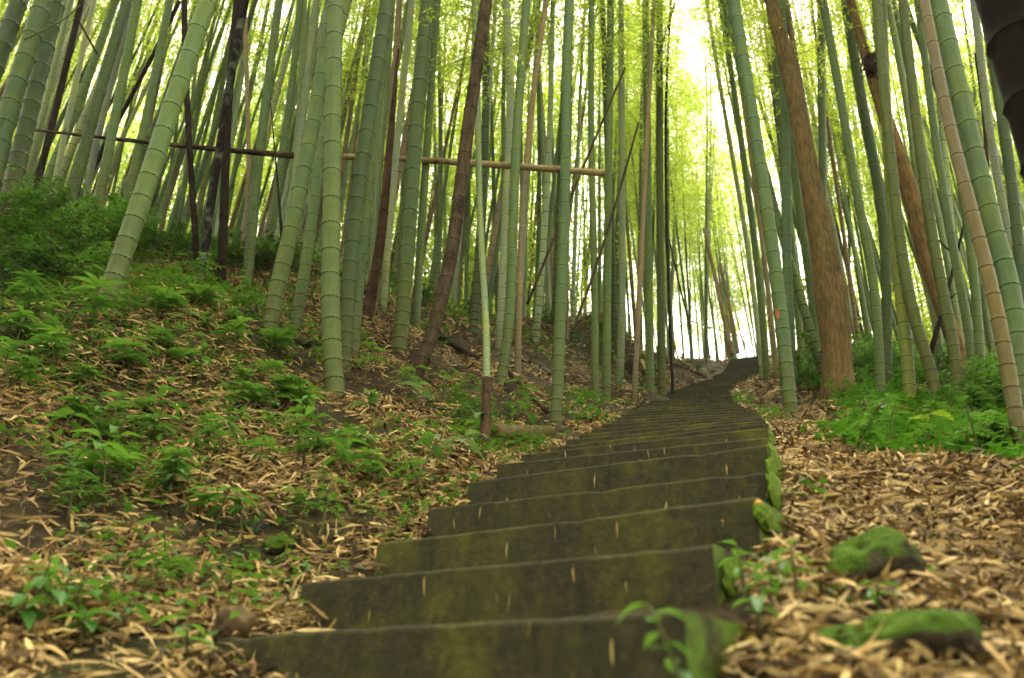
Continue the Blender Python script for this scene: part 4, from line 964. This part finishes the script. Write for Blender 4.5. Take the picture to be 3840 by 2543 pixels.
# leaves lying on the treads, many hanging over the front edges
def step_leaves():
    r = rl; Cs = []; Ds = []; Ns = []
    for k, (a, b) in enumerate(STEPS[4:40]):
        e = unit((b - a)); back = np.array([-e[1], e[0], 0])
        for q in range(r.poisson(9 if k < 8 else 3)):
            t = r.uniform(.04, .96); over = r.random() < .6
            p = a * (1 - t) + b * t
            if over: c = p + back * .012 + np.array([0, 0, .006]); D = unit(-back * r.uniform(.01, .06) + e * r.normal(0, .12) + np.array([0, 0, -1.])); c = p - back * .006 + np.array([0, 0, -r.uniform(0, .09)]); nn = -back
            else: c = p + back * r.uniform(.05, .3) + np.array([0, 0, .006]); D = unit(e * r.normal() + back * r.normal()); nn = np.array([0, 0, 1.])
            Cs.append(c); Ds.append(D); Ns.append(unit(nn - D * (nn @ D)))
    n = len(Cs); Ln = r.uniform(.025, .06, n); V, Fs = leaf_quads(np.array(Cs), np.array(Ds), np.array(Ns), Ln, Ln * r.uniform(.08, .15, n), .05)
    ci = r.choice([0, 1, 2, 4, 7], n); return V, Fs, np.repeat(LIT[ci] * .75, 6, 0)
so = obj('fallen_leaves_on_steps', join_colored('step_leaves', [step_leaves()], M_LITTER)); tag(so, 'narrow dry leaves scattered over the dark steps', 'leaf litter', kind='stuff')

# ------------------------------------------------------------------ green ground cover
def cover(n, x0, x1, y0, y1, maskf, size, hmax, r):
    x = r.uniform(x0, x1, n); y = r.uniform(y0, y1, n); m = maskf(x, y); keep = (r.random(n) < m) & ~on_steps(x, y, np.full(n, .03))
    x = x[keep]; y = y[keep]; n = len(x); h = hmax * (.35 + .65 * np.clip(vnoise(x, y, .35, 14) + .5, 0, 1)) * r.random(n) ** .6
    C = np.stack([x, y, hz(x, y) + .01 + h], 1); az = r.uniform(0, 6.28, n); el = r.uniform(-.5, .55, n); D = np.stack([np.cos(az) * np.cos(el), np.sin(az) * np.cos(el), np.sin(el)], 1)
    Nn = unit(np.array([0, 0, 1.]) - D * D[:, 2:]) ; Nn = unit(Nn + r.normal(0, .25, (n, 3)))
    Ln = r.uniform(.6, 1.25, n) * size
    return diamonds(C, D, Nn, Ln, Ln * r.uniform(.38, .6, n))
def joinVF(name, parts, mat):
    o = 0; Vs = []; Fs = []
    for V, F_ in parts: Vs.append(V); Fs.append(F_ + o); o += len(V)
    return mesh_from(name, np.vstack(Vs), np.vstack(Fs), [mat], smooth=False)
rc = np.random.default_rng(41)
g1 = obj('ground_cover', joinVF('ground_cover', [cover(80000, 1.0, 6.5, 2.0, 6.2, right_cover, .046, .17, rc), cover(42000, 1.3, 9, 6.2, 11, right_cover, .065, .24, rc)], M_COVER))
tag(g1, 'dense bright green ground plants covering the slope right of the steps', 'ground cover', kind='stuff')
def left_cover(x, y):
    near = np.clip(1 - np.abs(path_dist(x, y) - .9) / .45, 0, 1) * np.clip((vnoise(x, y, .45, 15) + .25) * 1.6, 0, 1) * (y > 2.2)
    bank = np.clip((vnoise(x, y, .7, 16) + .4 * vnoise(x, y, .25, 17) - .12) * 2.0, 0, 1) * np.clip((y - 1.8) / 1.2, 0, 1)
    far = np.clip((-x - 1.2) / 1.2, 0, 1) * np.clip((y - 3.2) / .8, 0, 1) * .75
    return np.maximum(np.maximum(near * .6, bank * .75), far) * (x < 1.6 + .25 * y - .9)
g2 = obj('weeds', joinVF('weeds', [cover(52000, -4.6, 1.0, 1.6, 5.2, left_cover, .045, .10, rc), cover(40000, -7, 3, 5.2, 11, left_cover, .065, .14, rc)], M_PLANT2))
tag(g2, 'low green weeds growing through the dry leaves on the left bank', 'ground cover', kind='stuff')

# ------------------------------------------------------------------ seedlings and saplings, each a plant of stem and leaves
def leaflet(Ln, Wd, az, droop, base=(0, 0, 0)):
    """one pointed leaflet with a folded midrib; 12 triangles"""
    V = []; Fs = []; prof = [(0, .05), (.18, .62), (.42, 1.0), (.7, .72), (1.0, .0)]
    ca, sa = math.cos(az), math.sin(az)
    for u, w in prof:
        x = u * Ln; z = .18 * Ln * u - droop * Ln * u * u
        for s_ in (-1, 0, 1):
            yy = s_ * w * Wd * .5; zz = z + (abs(s_) * w * Wd * .16)
            V.append((base[0] + ca * x - sa * yy, base[1] + sa * x + ca * yy, base[2] + zz))
    for i in range(len(prof) - 1):
        for q in (0, 1): a = i * 3 + q; Fs.append((a, a + 3, a + 4, a + 1))
    return V, Fs
def leaf_mesh(name, kind, mat, seed):
    r = random.Random(seed); V = []; Fs = []
    def add(v, f_):
        o = len(V); V.extend(v); Fs.extend([tuple(i + o for i in q) for q in f_])
    if kind == 'palmate':
        for k in range(6): add(*leaflet(r.uniform(.75, 1.0), r.uniform(.19, .24), -1.9 + k * .76 + r.gauss(0, .08), r.uniform(.25, .5)))
    elif kind == 'pinnate':
        for k in range(5):
            for s_ in (-1, 1): add(*leaflet(.5 - .05 * k, .16, s_ * (1.15 - .08 * k), .35, (.18 + .17 * k, 0, .02 - .03 * k * k)))
        add(*leaflet(.4, .15, 0, .3, (1.0, 0, -.45)))
    else:
        add(*leaflet(1.0, r.uniform(.42, .5), 0, r.uniform(.3, .6)))
    return mesh_from(name, V, Fs, [mat], smooth=True)
LM = {'palmate': [leaf_mesh('palmate_leaf_%d' % i, 'palmate', M_PLANT, i) for i in range(3)],
      'pinnate': [leaf_mesh('pinnate_leaf_%d' % i, 'pinnate', M_PLANT, i) for i in range(2)],
      'simple': [leaf_mesh('simple_leaf_%d' % i, 'simple', M_PLANT, i) for i in range(3)],
      'grey': [leaf_mesh('grey_leaf_%d' % i, 'simple', M_BLUELEAF, i + 5) for i in range(2)],
      'broad': [leaf_mesh('broad_leaf_%d' % i, 'simple', M_BIGLEAF, i + 9) for i in range(2)]}
pr_ = random.Random(99)
def gp(px, py):
    g = ground_hit(px, py)
    while g is None and py < 2500: py += 12; g = ground_hit(px, py)
    return g
REFS = [(n, gp(*q)) for n, q in [('huge leaning culm', (383, 1159)), ('thick leaning culm', (1014, 1229)), ('yellowish based culm', (1258, 1492)), ('brown leaning culm', (1551, 1436)), ('mossy log at the steps', (1940, 1665)), ('lower left corner', (60, 2500)), ('left end of the second step', (1134, 2186)), ('dark mossy stone', (1022, 2075)), ('left edge of the picture', (10, 1700)), ('dark brown broken culm', (733, 895)), ('rotten red brown stub', (1380, 1190)), ('left end of the fifth step', (1757, 1804)), ('grey brown log', (930, 1268))]]
def plant(label, P0, h, kind, nl, size, group=None, name='seedling', lean=None):
    b = np.array(P0, float); t = thing(name, label, 'plant', b - np.array([0, 0, .01]), group)
    lx, ly = lean or (pr_.gauss(0, .2), pr_.gauss(-.1, .2)); S_ = [np.array([lx * h * u * u, ly * h * u * u, h * u]) for u in np.linspace(0, 1, 5)]
    V, Fs = tube(np.array(S_), np.linspace(.004, .0018, 5) * (1 + h), 5); obj('stem', mesh_from('stem', V, Fs, [M_TWIG]), t)
    az = pr_.uniform(0, 6.28)
    for k in range(nl):
        u = .45 + .55 * (k + 1) / nl; p = np.array([lx * h * u * u, ly * h * u * u, h * u]); az += 2.4 + pr_.gauss(0, .25)
        o = obj('leaf', LM[kind][pr_.randrange(len(LM[kind]))], t)
        s_ = size * pr_.uniform(.75, 1.15); tilt = pr_.uniform(-.35, .25)
        o.matrix_local = Matrix.LocRotScale(Vector(p), (Matrix.Rotation(az, 3, 'Z') @ Matrix.Rotation(tilt, 3, 'Y')).to_quaternion(), Vector((s_, s_, s_)))
    return t
def gp(px, py):
    g = ground_hit(px, py)
    while g is None and py < 2500: py += 12; g = ground_hit(px, py)
    return g
SEED = 'seedling with a whorl of pointed leaflets among the dry leaves on the left bank'
spots = [(180, 1215), (700, 1130), (640, 1170), (480, 1190), (760, 1260), (870, 1230), (180, 1300), (90, 1190), (200, 1390), (660, 1380), (600, 1340), (1000, 1430), (1040, 1500), (900, 1470), (400, 1710), (620, 1900),
         (1120, 1690), (1190, 1730), (1000, 1650), (850, 1570), (430, 1830), (250, 1960), (640, 1860), (720, 1960), (900, 2020), (1150, 1960), (330, 1480), (80, 1480), (520, 1560), (760, 1680), (1330, 1720), (1400, 1850), (300, 1620), (960, 1800)]
for i, (px, py) in enumerate(spots):
    g = gp(px, py); near_label('seedling with whorled pointed leaflets', REFS, g, plant('', g, pr_.uniform(.10, .20), 'palmate', pr_.randrange(2, 5), pr_.uniform(.085, .135), 'seedlings on the left bank'))
rp = random.Random(5); n_ = 0
while n_ < 85:
    x = rp.uniform(-4.2, .4); y = rp.uniform(2.0, 6.2)
    if path_dist(np.array([x]), np.array([y]))[0] < .8: continue
    if rp.random() > float(left_plants(np.array([x]), np.array([y]))[0]) + .12: continue
    if abs(x) > .72 * y: continue
    n_ += 1
    kd = 'pinnate' if rp.random() < .5 else 'simple'; P0 = (x, y, float(hz(x, y)))
    near_label('sapling with paired leaflets' if kd == 'pinnate' else 'sapling with single leaves', REFS, P0, plant('', P0, rp.uniform(.12, .30), kd, rp.randrange(4, 8), rp.uniform(.07, .13), 'saplings on the left bank', 'sapling'))
for px, py in [(110, 2330), (180, 2290), (260, 2350), (330, 2300), (420, 2390), (150, 2420), (300, 2430), (60, 2370)]:
    g = gp(px, py); near_label('leafy corner sapling', REFS, g, plant('', g, rp.uniform(.08, .16), 'simple', 7, rp.uniform(.06, .09), 'saplings at the lower left corner', 'sapling'))
plant('single green sapling beside the lowest step at the left', gp(690, 2525), .12, 'simple', 6, .07, None, 'sapling')
plant('grey green broad leaved sapling beside the mossy log at the steps', gp(1715, 1725), .13, 'grey', 6, .135, None, 'sapling')
plant('grey green broad leaved sapling at the foot of the brown leaning culm', gp(1565, 1545), .22, 'grey', 6, .14, None, 'sapling')
plant('pale sapling halfway between the mossy log and the brown leaning culm', gp(1740, 1590), .12, 'grey', 5, .085, None, 'sapling')
plant('bright green sapling growing in front of the lowest step', pt(2585, 2760, 1.0),   .15, 'simple', 8, .043, None, 'sapling', (-.3, -.1))
for px, py, lab in [(2800, 2285, 'light green sapling against the mossy side of the second step'), (2905, 2330, 'small green sapling right of the mossy step side'), (2845, 2440, 'green sapling below the mossy step side'), (3000, 2310, 'thin green sapling left of the largest mossy rock')]:
    plant(lab, gp(px, py), .13, 'simple', 8, .048, None, 'sapling')
for px, py, lab in [(3300, 2300, 'little green plant at the foot of the upper mossy rock'), (3560, 2240, 'little green plant on the litter right of the mossy rocks'), (3130, 2290, 'tiny plant between the step side and the upper mossy rock')]:
    plant(lab, gp(px, py), .06, 'simple', 6, .045, None, 'seedling')
plant('plant with two broad yellow green leaves in the ground cover at right', gp(3490, 1665), .16, 'broad', 2, .21, None, 'broad_leaved_plant', (0, -.2))
plant('plant with a long grey green leaf left of the broad yellow green one', gp(3400, 1620), .10, 'grey', 2, .19, None, 'broad_leaved_plant')
plant('pale broad leaved plant near the right edge in the ground cover', gp(3700, 1650), .14, 'grey', 4, .12, None, 'broad_leaved_plant')

finish_near()
for k in range(34):
    px = rp.uniform(3080, 3840); py = rp.uniform(1480, 1760); g = gp(px, py)
    if right_cover(np.array([g[0]]), np.array([g[1]]))[0] < .2: continue
    near_label('tall green weed right of the steps', [(n, gp(*q)) for n, q in [('thick brown tree', (3150, 1495)), ('mossy yellowish culm', (3412, 1532)), ('second brown trunk', (3645, 1475)), ('tan leaning culm', (3842, 1725)), ('grey broken log', (3290, 1626))]], g, plant('', g, rp.uniform(.12, .28), rp.choice(['pinnate', 'simple', 'palmate']), rp.randrange(5, 9), rp.uniform(.07, .12), 'weeds right of the steps', 'weed'))
for px, py in [(90, 1130), (330, 1240), (560, 1200), (720, 1160), (150, 1380), (480, 1420), (60, 1300), (820, 1330), (1010, 1330), (1120, 1560), (560, 1700), (930, 1560)]:
    g = gp(px, py); near_label('large plant with broad leaflets', REFS, g, plant('', g, rp.uniform(.16, .24), 'palmate', 4, rp.uniform(.15, .20), 'broad plants on the left bank', 'broad_leaved_plant'))
# undergrowth bushes
def bush_mesh(i, mat):
    r = np.random.default_rng(300 + i); nC = 46; C = r.normal(0, 1, (nC, 3)) * np.array([.17, .17, .14]) + np.array([0, 0, .30]); C[:, 2] = np.abs(C[:, 2]) + .04
    per = 13; Q = np.repeat(C, per, 0) + r.normal(0, .035, (nC * per, 3)); az = r.uniform(0, 6.28, len(Q)); el = r.uniform(-.7, .4, len(Q))
    D = np.stack([np.cos(az) * np.cos(el), np.sin(az) * np.cos(el), np.sin(el)], 1); Nn = unit(np.array([0, 0, 1.]) - D * D[:, 2:]); Nn = unit(Nn + r.normal(0, .3, Nn.shape)); Ln = r.uniform(.045, .095, len(Q))
    V, Fs = leaf_quads(Q, D, Nn, Ln, Ln * r.uniform(.32, .5, len(Q)), .1); return mesh_from('bush_foliage_%d' % i, V, Fs, [mat], smooth=False), C
def stems_mesh(i, C):
    Vs = []; Fs = []
    for c in C[::3]:
        V, F_ = tube(np.array([[0, 0, -.05], [c[0] * .4, c[1] * .4, c[2] * .5], c]), [.006, .004, .0015], 4, False); o = len(Vs); Vs.extend(V); Fs.extend([tuple(q + o for q in f_) for f_ in F_])
    return mesh_from('bush_stems_%d' % i, Vs, Fs, [M_TWIG])
BUSH = []
for i in range(4):
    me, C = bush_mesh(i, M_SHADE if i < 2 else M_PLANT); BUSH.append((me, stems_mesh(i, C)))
BREF = [(n, gp(*q)) for n, q in [('thick dark corner culms', (0, 760)), ('bluish grey culm', (325, 740)), ('huge leaning culm', (383, 1159)), ('black rotten culm', (772, 905)), ('pinkish tan culm', (905, 960)), ('pointed dark stake', (1062, 960)), ('rotten red brown stub', (1380, 1190)), ('white smooth culm', (1880, 1160)), ('thin black twiggy culm', (2520, 1405)), ('crest of the steps', (2800, 1340)), ('orange marked culm', (2970, 1565)), ('thick brown tree', (3150, 1495)), ('mossy yellowish culm', (3412, 1532)), ('second brown trunk', (3645, 1475)), ('tan leaning culm', (3842, 1725))]]
BCNT = {}
def bush(label, P0, sc, group, k):
    ref = min(BREF, key=lambda q: float(np.hypot(*(q[1] - np.asarray(P0))[:2])))
    t = thing('undergrowth_bush', label, 'bush', P0, group); near_label(label.split(' in the ')[0].split(' along ')[0].split(' among ')[0].split(' on the ')[0] + ' of the undergrowth', BREF, P0, t); t.scale = (sc, sc, sc * rp.uniform(.8, 1.2)); t.rotation_euler[2] = rp.uniform(0, 6.28)
    obj('foliage', BUSH[k][0], t); obj('stems', BUSH[k][1], t)
for px, py in [(30, 1000), (90, 890), (150, 980), (220, 900), (300, 950), (40, 850), (380, 960), (120, 1080), (250, 1050), (470, 990), (20, 1120), (330, 1060), (200, 830), (450, 920), (60, 930), (560, 960)]:
    bush('dark leafy bush in the thicket at the far left of the bank', gp(px, py), rp.uniform(.42, .72), 'bushes at the far left', rp.randrange(3))
for px, py in [(700, 950), (790, 960), (880, 985), (950, 1000), (1010, 1010), (1090, 1020), (640, 960), (860, 1010)]:
    bush('low bush along the crest of the bank under the black rotten bamboo', gp(px, py), rp.uniform(.4, .65), 'bushes on the bank crest', rp.randrange(4))
for px, py in [(3030, 1440), (3250, 1400), (3360, 1420), (3480, 1430), (3560, 1450), (3720, 1480), (3780, 1420), (3660, 1560), (3800, 1560), (3740, 1520), (2960, 1400), (3230, 1450), (3600, 1400), (3820, 1480)]:
    bush('bright green bush among the bamboo feet right of the steps', gp(px, py), rp.uniform(.45, .85), 'bushes right of the steps', 2 + rp.randrange(2))
for px, py in [(1900, 1180), (1760, 1170), (2060, 1230), (1420, 1110), (1590, 1160)]:
    bush('small bush on the slope behind the central culms', gp(px, py), rp.uniform(.4, .6), 'bushes behind the central culms', rp.randrange(4))
for px, py in [(2620, 1395), (2560, 1340), (2480, 1290), (2660, 1300)]:
    bush('dark tuft on the leafy slope left of the upper steps', gp(px, py), rp.uniform(.2, .32), 'tufts by the upper steps', 0)

finish_near()
# ------------------------------------------------------------------ rocks, stumps, small things
def rock(label, px, py, w, h, mat, seed, name='mossy_rock', amp=.22, sink=.25):
    g = gp(px, py); d = camdepth(g); rx = w * d / FPX / 2; rz = h * d / FPX / 2
    V, Fs = blob(rx, rx * .8, rz, seed, amp, 44, 30, .035)
    t = obj(name, mesh_from(name, V, Fs, [mat]), loc=g + np.array([0, .02, rz * (1 - sink)])); t.rotation_euler = (random.gauss(0, .08), random.gauss(0, .1), random.gauss(0, .3)); return tag(t, label, 'rock')
rock('large low mossy rock at the lower right', 3355, 2470, 560, 230, M_ROCK, 31, amp=.3, sink=.42)
rock('upright mossy rock right of the steps, above the low one', 3275, 2210, 320, 270, M_ROCK, 32, amp=.3, sink=.35)
rock('small mossy stone lying highest in the litter right of the steps', 3060, 1895, 115, 60, M_ROCK, 33)
rock('tiny mossy stone just below the highest one right of the steps', 3072, 1925, 60, 30, M_ROCK, 34)
rock('tiny round mossy stone in the litter above the upright rock', 3180, 1962, 62, 34, M_ROCK, 35)
rock('brown angular rock touching the left end of the lowest step', 838, 2435, 150, 150, M_BROCK, 36, 'brown_rock', .3, .1)
rock('dark mossy stone in the litter left of the third step', 1022, 2075, 130, 66, M_ROCK, 37, sink=.2)
rock('flat grey stone beside the dark mossy one', 940, 2000, 120, 60, M_DROCK, 38, 'grey_stone')
rock('black stone beside the grey broken log', 3312, 1668, 44, 28, M_DROCK, 39, 'black_stone')
def jag_stump(label, px, py, w, h, mat, seed, name='stump', inner=True):
    g = gp(px, py); d = camdepth(g); r_ = w * d / FPX / 2; hh = h * d / FPX; r = np.random.default_rng(seed); n = 14
    V = []; Fs = []; a = np.linspace(0, 2 * math.pi, n, endpoint=False); top = hh * (1 + r.normal(0, .16, n))
    for rad, zz in ((1.2, -.06), (1.0, .25), (.96, .6), (.95, 1), (.72, .97), (.66, .35)):
        for j in range(n): k = rad * (1 + r.normal(0, .05)); V.append((r_ * k * math.cos(a[j]), r_ * k * math.sin(a[j]), zz * top[j] if zz > 0 else zz))
    for i in range(5):
        for j in range(n): j2 = (j + 1) % n; Fs.append((i * n + j, i * n + j2, (i + 1) * n + j2, (i + 1) * n + j))
    Fs.append(tuple(5 * n + j for j in range(n)))
    o = obj(name, mesh_from(name, V, Fs, [mat]), loc=g - np.array([0, 0, .03])); return tag(o, label, 'stump')
jag_stump('short red brown cut stump at the foot of the left stand', 612, 945, 30, 70, M_ROT, 2, 'cut_bamboo_stump')
jag_stump('small dark stump behind the brown tree trunk', 3210, 1385, 22, 48, M_EARTH, 3)
jag_stump('dark stump between the pale bamboo and the bend of the steps', 2365, 1395, 40, 50, M_EARTH, 4)
jag_stump('low dark stump under the undergrowth on the left bank', 940, 1185, 50, 46, M_EARTH, 5)
jag_stump('dark hollow stump left of the white smooth bamboo foot', 1910, 1480, 46, 55, M_EARTH, 6)
lying('thick mossy rotten log lying at the left edge of the steps', [(1835, 1672), (1900, 1668), (1980, 1660), (2055, 1650)], 84, mat_dead('rotten_log', (.06, .045, .018), (.12, .085, .04), (.05, .06, .012), (.4, .4, .4)), 'rotten_log', 'log', 52, 1.0, 12)
def hollow_piece():
    g = gp(2205, 1592); t = thing('cut_bamboo_piece', 'short cut bamboo piece with a dark open end at the steps', 'bamboo piece', g)
    d = unit(np.array([.75, .55, .15])); n = 16; P = np.array([-d * .06, d * .09]); ra = .035
    V1, F1 = tube(P, ra, n, False); V2, F2 = tube(P + d * .001, ra * .8, n, False)
    V = np.vstack([V1, V2]); Fs = list(F1) + [tuple(reversed([i + 2 * n for i in f_])) for f_ in F2]
    for j in range(n): j2 = (j + 1) % n; Fs.append((j2, j, 2 * n + j, 2 * n + j2))
    obj('wall', mesh_from('wall', V + np.array([0, 0, .045]), Fs, [M_ROT]), t)
    V, Fs = tube(np.array([d * .02, d * .03]), ra * .82, n); obj('inside', mesh_from('inside', V + np.array([0, 0, .045]), Fs, [M_EARTH]), t)  # dark plug stands in for the shade inside the open end
hollow_piece()
def mushroom(label, P0, r_, mat):
    t = thing('mushroom', label, 'mushroom', P0)
    V, Fs = tube(np.array([[0, 0, -.01], [.002, 0, r_ * .8], [0, 0, r_ * 1.5]]), [r_ * .28, r_ * .22, r_ * .25], 8); obj('stalk', mesh_from('stalk', V, Fs, [M_TAN]), t)
    prof = [(0, 1.35), (.5, 1.2), (.88, .8), (1, .3), (.8, -.1), (.3, -.05)]; n = 14; V = []; Fs = []
    for rr, z in prof:
        for j in range(n): a = 2 * math.pi * j / n; V.append((rr * r_ * math.cos(a), rr * r_ * math.sin(a), r_ * 1.4 + z * r_))
    for i in range(len(prof) - 1):
        for j in range(n): j2 = (j + 1) % n; Fs.append((i * n + j, i * n + j2, (i + 1) * n + j2, (i + 1) * n + j))
    obj('cap', mesh_from('cap', V, Fs, [mat]), t)
s3a, s3b = STEPS[7]
e3 = unit(s3b - s3a)
mushroom('orange mushroom on the right end of a mossy step', s3b + e3 * .004 + np.array([.0, .0, -.035]), .010, M_MUSH)
mushroom('tiny yellow mushroom lower on the same mossy step', s3b - e3 * .09 + np.array([-.004, -.010, -.06]), .0035, M_MUSH)
lying('orange brown stick standing in the litter at lower left', [(722, 2235), (720, 2225)], 12, M_STICK, 'stick', 'stick', 10, .5) if False else None
g = gp(720, 2240); st_ = thing('stick', 'orange brown stick standing in the litter at lower left', 'stick', g)
V, Fs = tube(np.array([[0, 0, -.03], [.004, 0, .05], [.001, .01, .10], [.006, .012, .135]]), [.0055, .005, .0045, .002], 7, True, .06); obj('shaft', mesh_from('shaft', V, Fs, [M_STICK]), st_)

# cushions of moss grown over the right ends of the near steps
M_MOSS = mat_plain('moss', (.014, .034, .001), (.15, .235, .009), 70, .95)
for k, (t0, ext, ht, up) in {6: (.05, .24, .085, -.085), 7: (.30, .12, .03, -.05), 8: (.02, .28, .07, -.075), 9: (.05, .26, .075, -.075), 10: (.05, .24, .06, -.06), 11: (.05, .2, .05, -.05)}.items():
    a, b = STEPS[k]; e = unit(b - a); back = np.array([-e[1], e[0], 0]); V, Fs = blob(.013, ext * .5, ht, 60 + k, .3, 34, 26, .045)
    R3 = np.stack([e, back, np.array([0, 0, 1.])], 1)
    obj('moss_cushion', mesh_from('moss_cushion', V @ R3.T, Fs, [M_MOSS]), stair, loc=b + back * (ext * .5 - .01) + np.array([0, 0, up]) + e * .004 - SO)

# ------------------------------------------------------------------ the damp air of the wood
def haze():
    x0, x1, y0, y1, z0, z1 = -80, 80, -45, 105, float(ZZ.min()) - 1.0, 34
    V = [(x, y, z) for x in (x0, x1) for y in (y0, y1) for z in (z0, z1)]
    Fs = [(0, 1, 3, 2), (4, 6, 7, 5), (0, 4, 5, 1), (2, 3, 7, 6), (0, 2, 6, 4), (1, 5, 7, 3)]
    m = bpy.data.materials.new('haze'); m.use_nodes = True; nt = m.node_tree; nt.nodes.clear(); out = nt.nodes.new('ShaderNodeOutputMaterial')
    v = nt.nodes.new('ShaderNodeVolumePrincipled'); v.inputs['Color'].default_value = (.97, .98, .93, 1); v.inputs['Density'].default_value = .0010; v.inputs['Anisotropy'].default_value = .3
    nt.links.new(v.outputs[0], out.inputs['Volume'])
    o = obj('haze', mesh_from('haze', V, Fs, [m], smooth=False)); o['kind'] = 'stuff'; o['label'] = 'thin bright damp haze hanging in the bamboo wood'; o['category'] = 'haze'
haze()
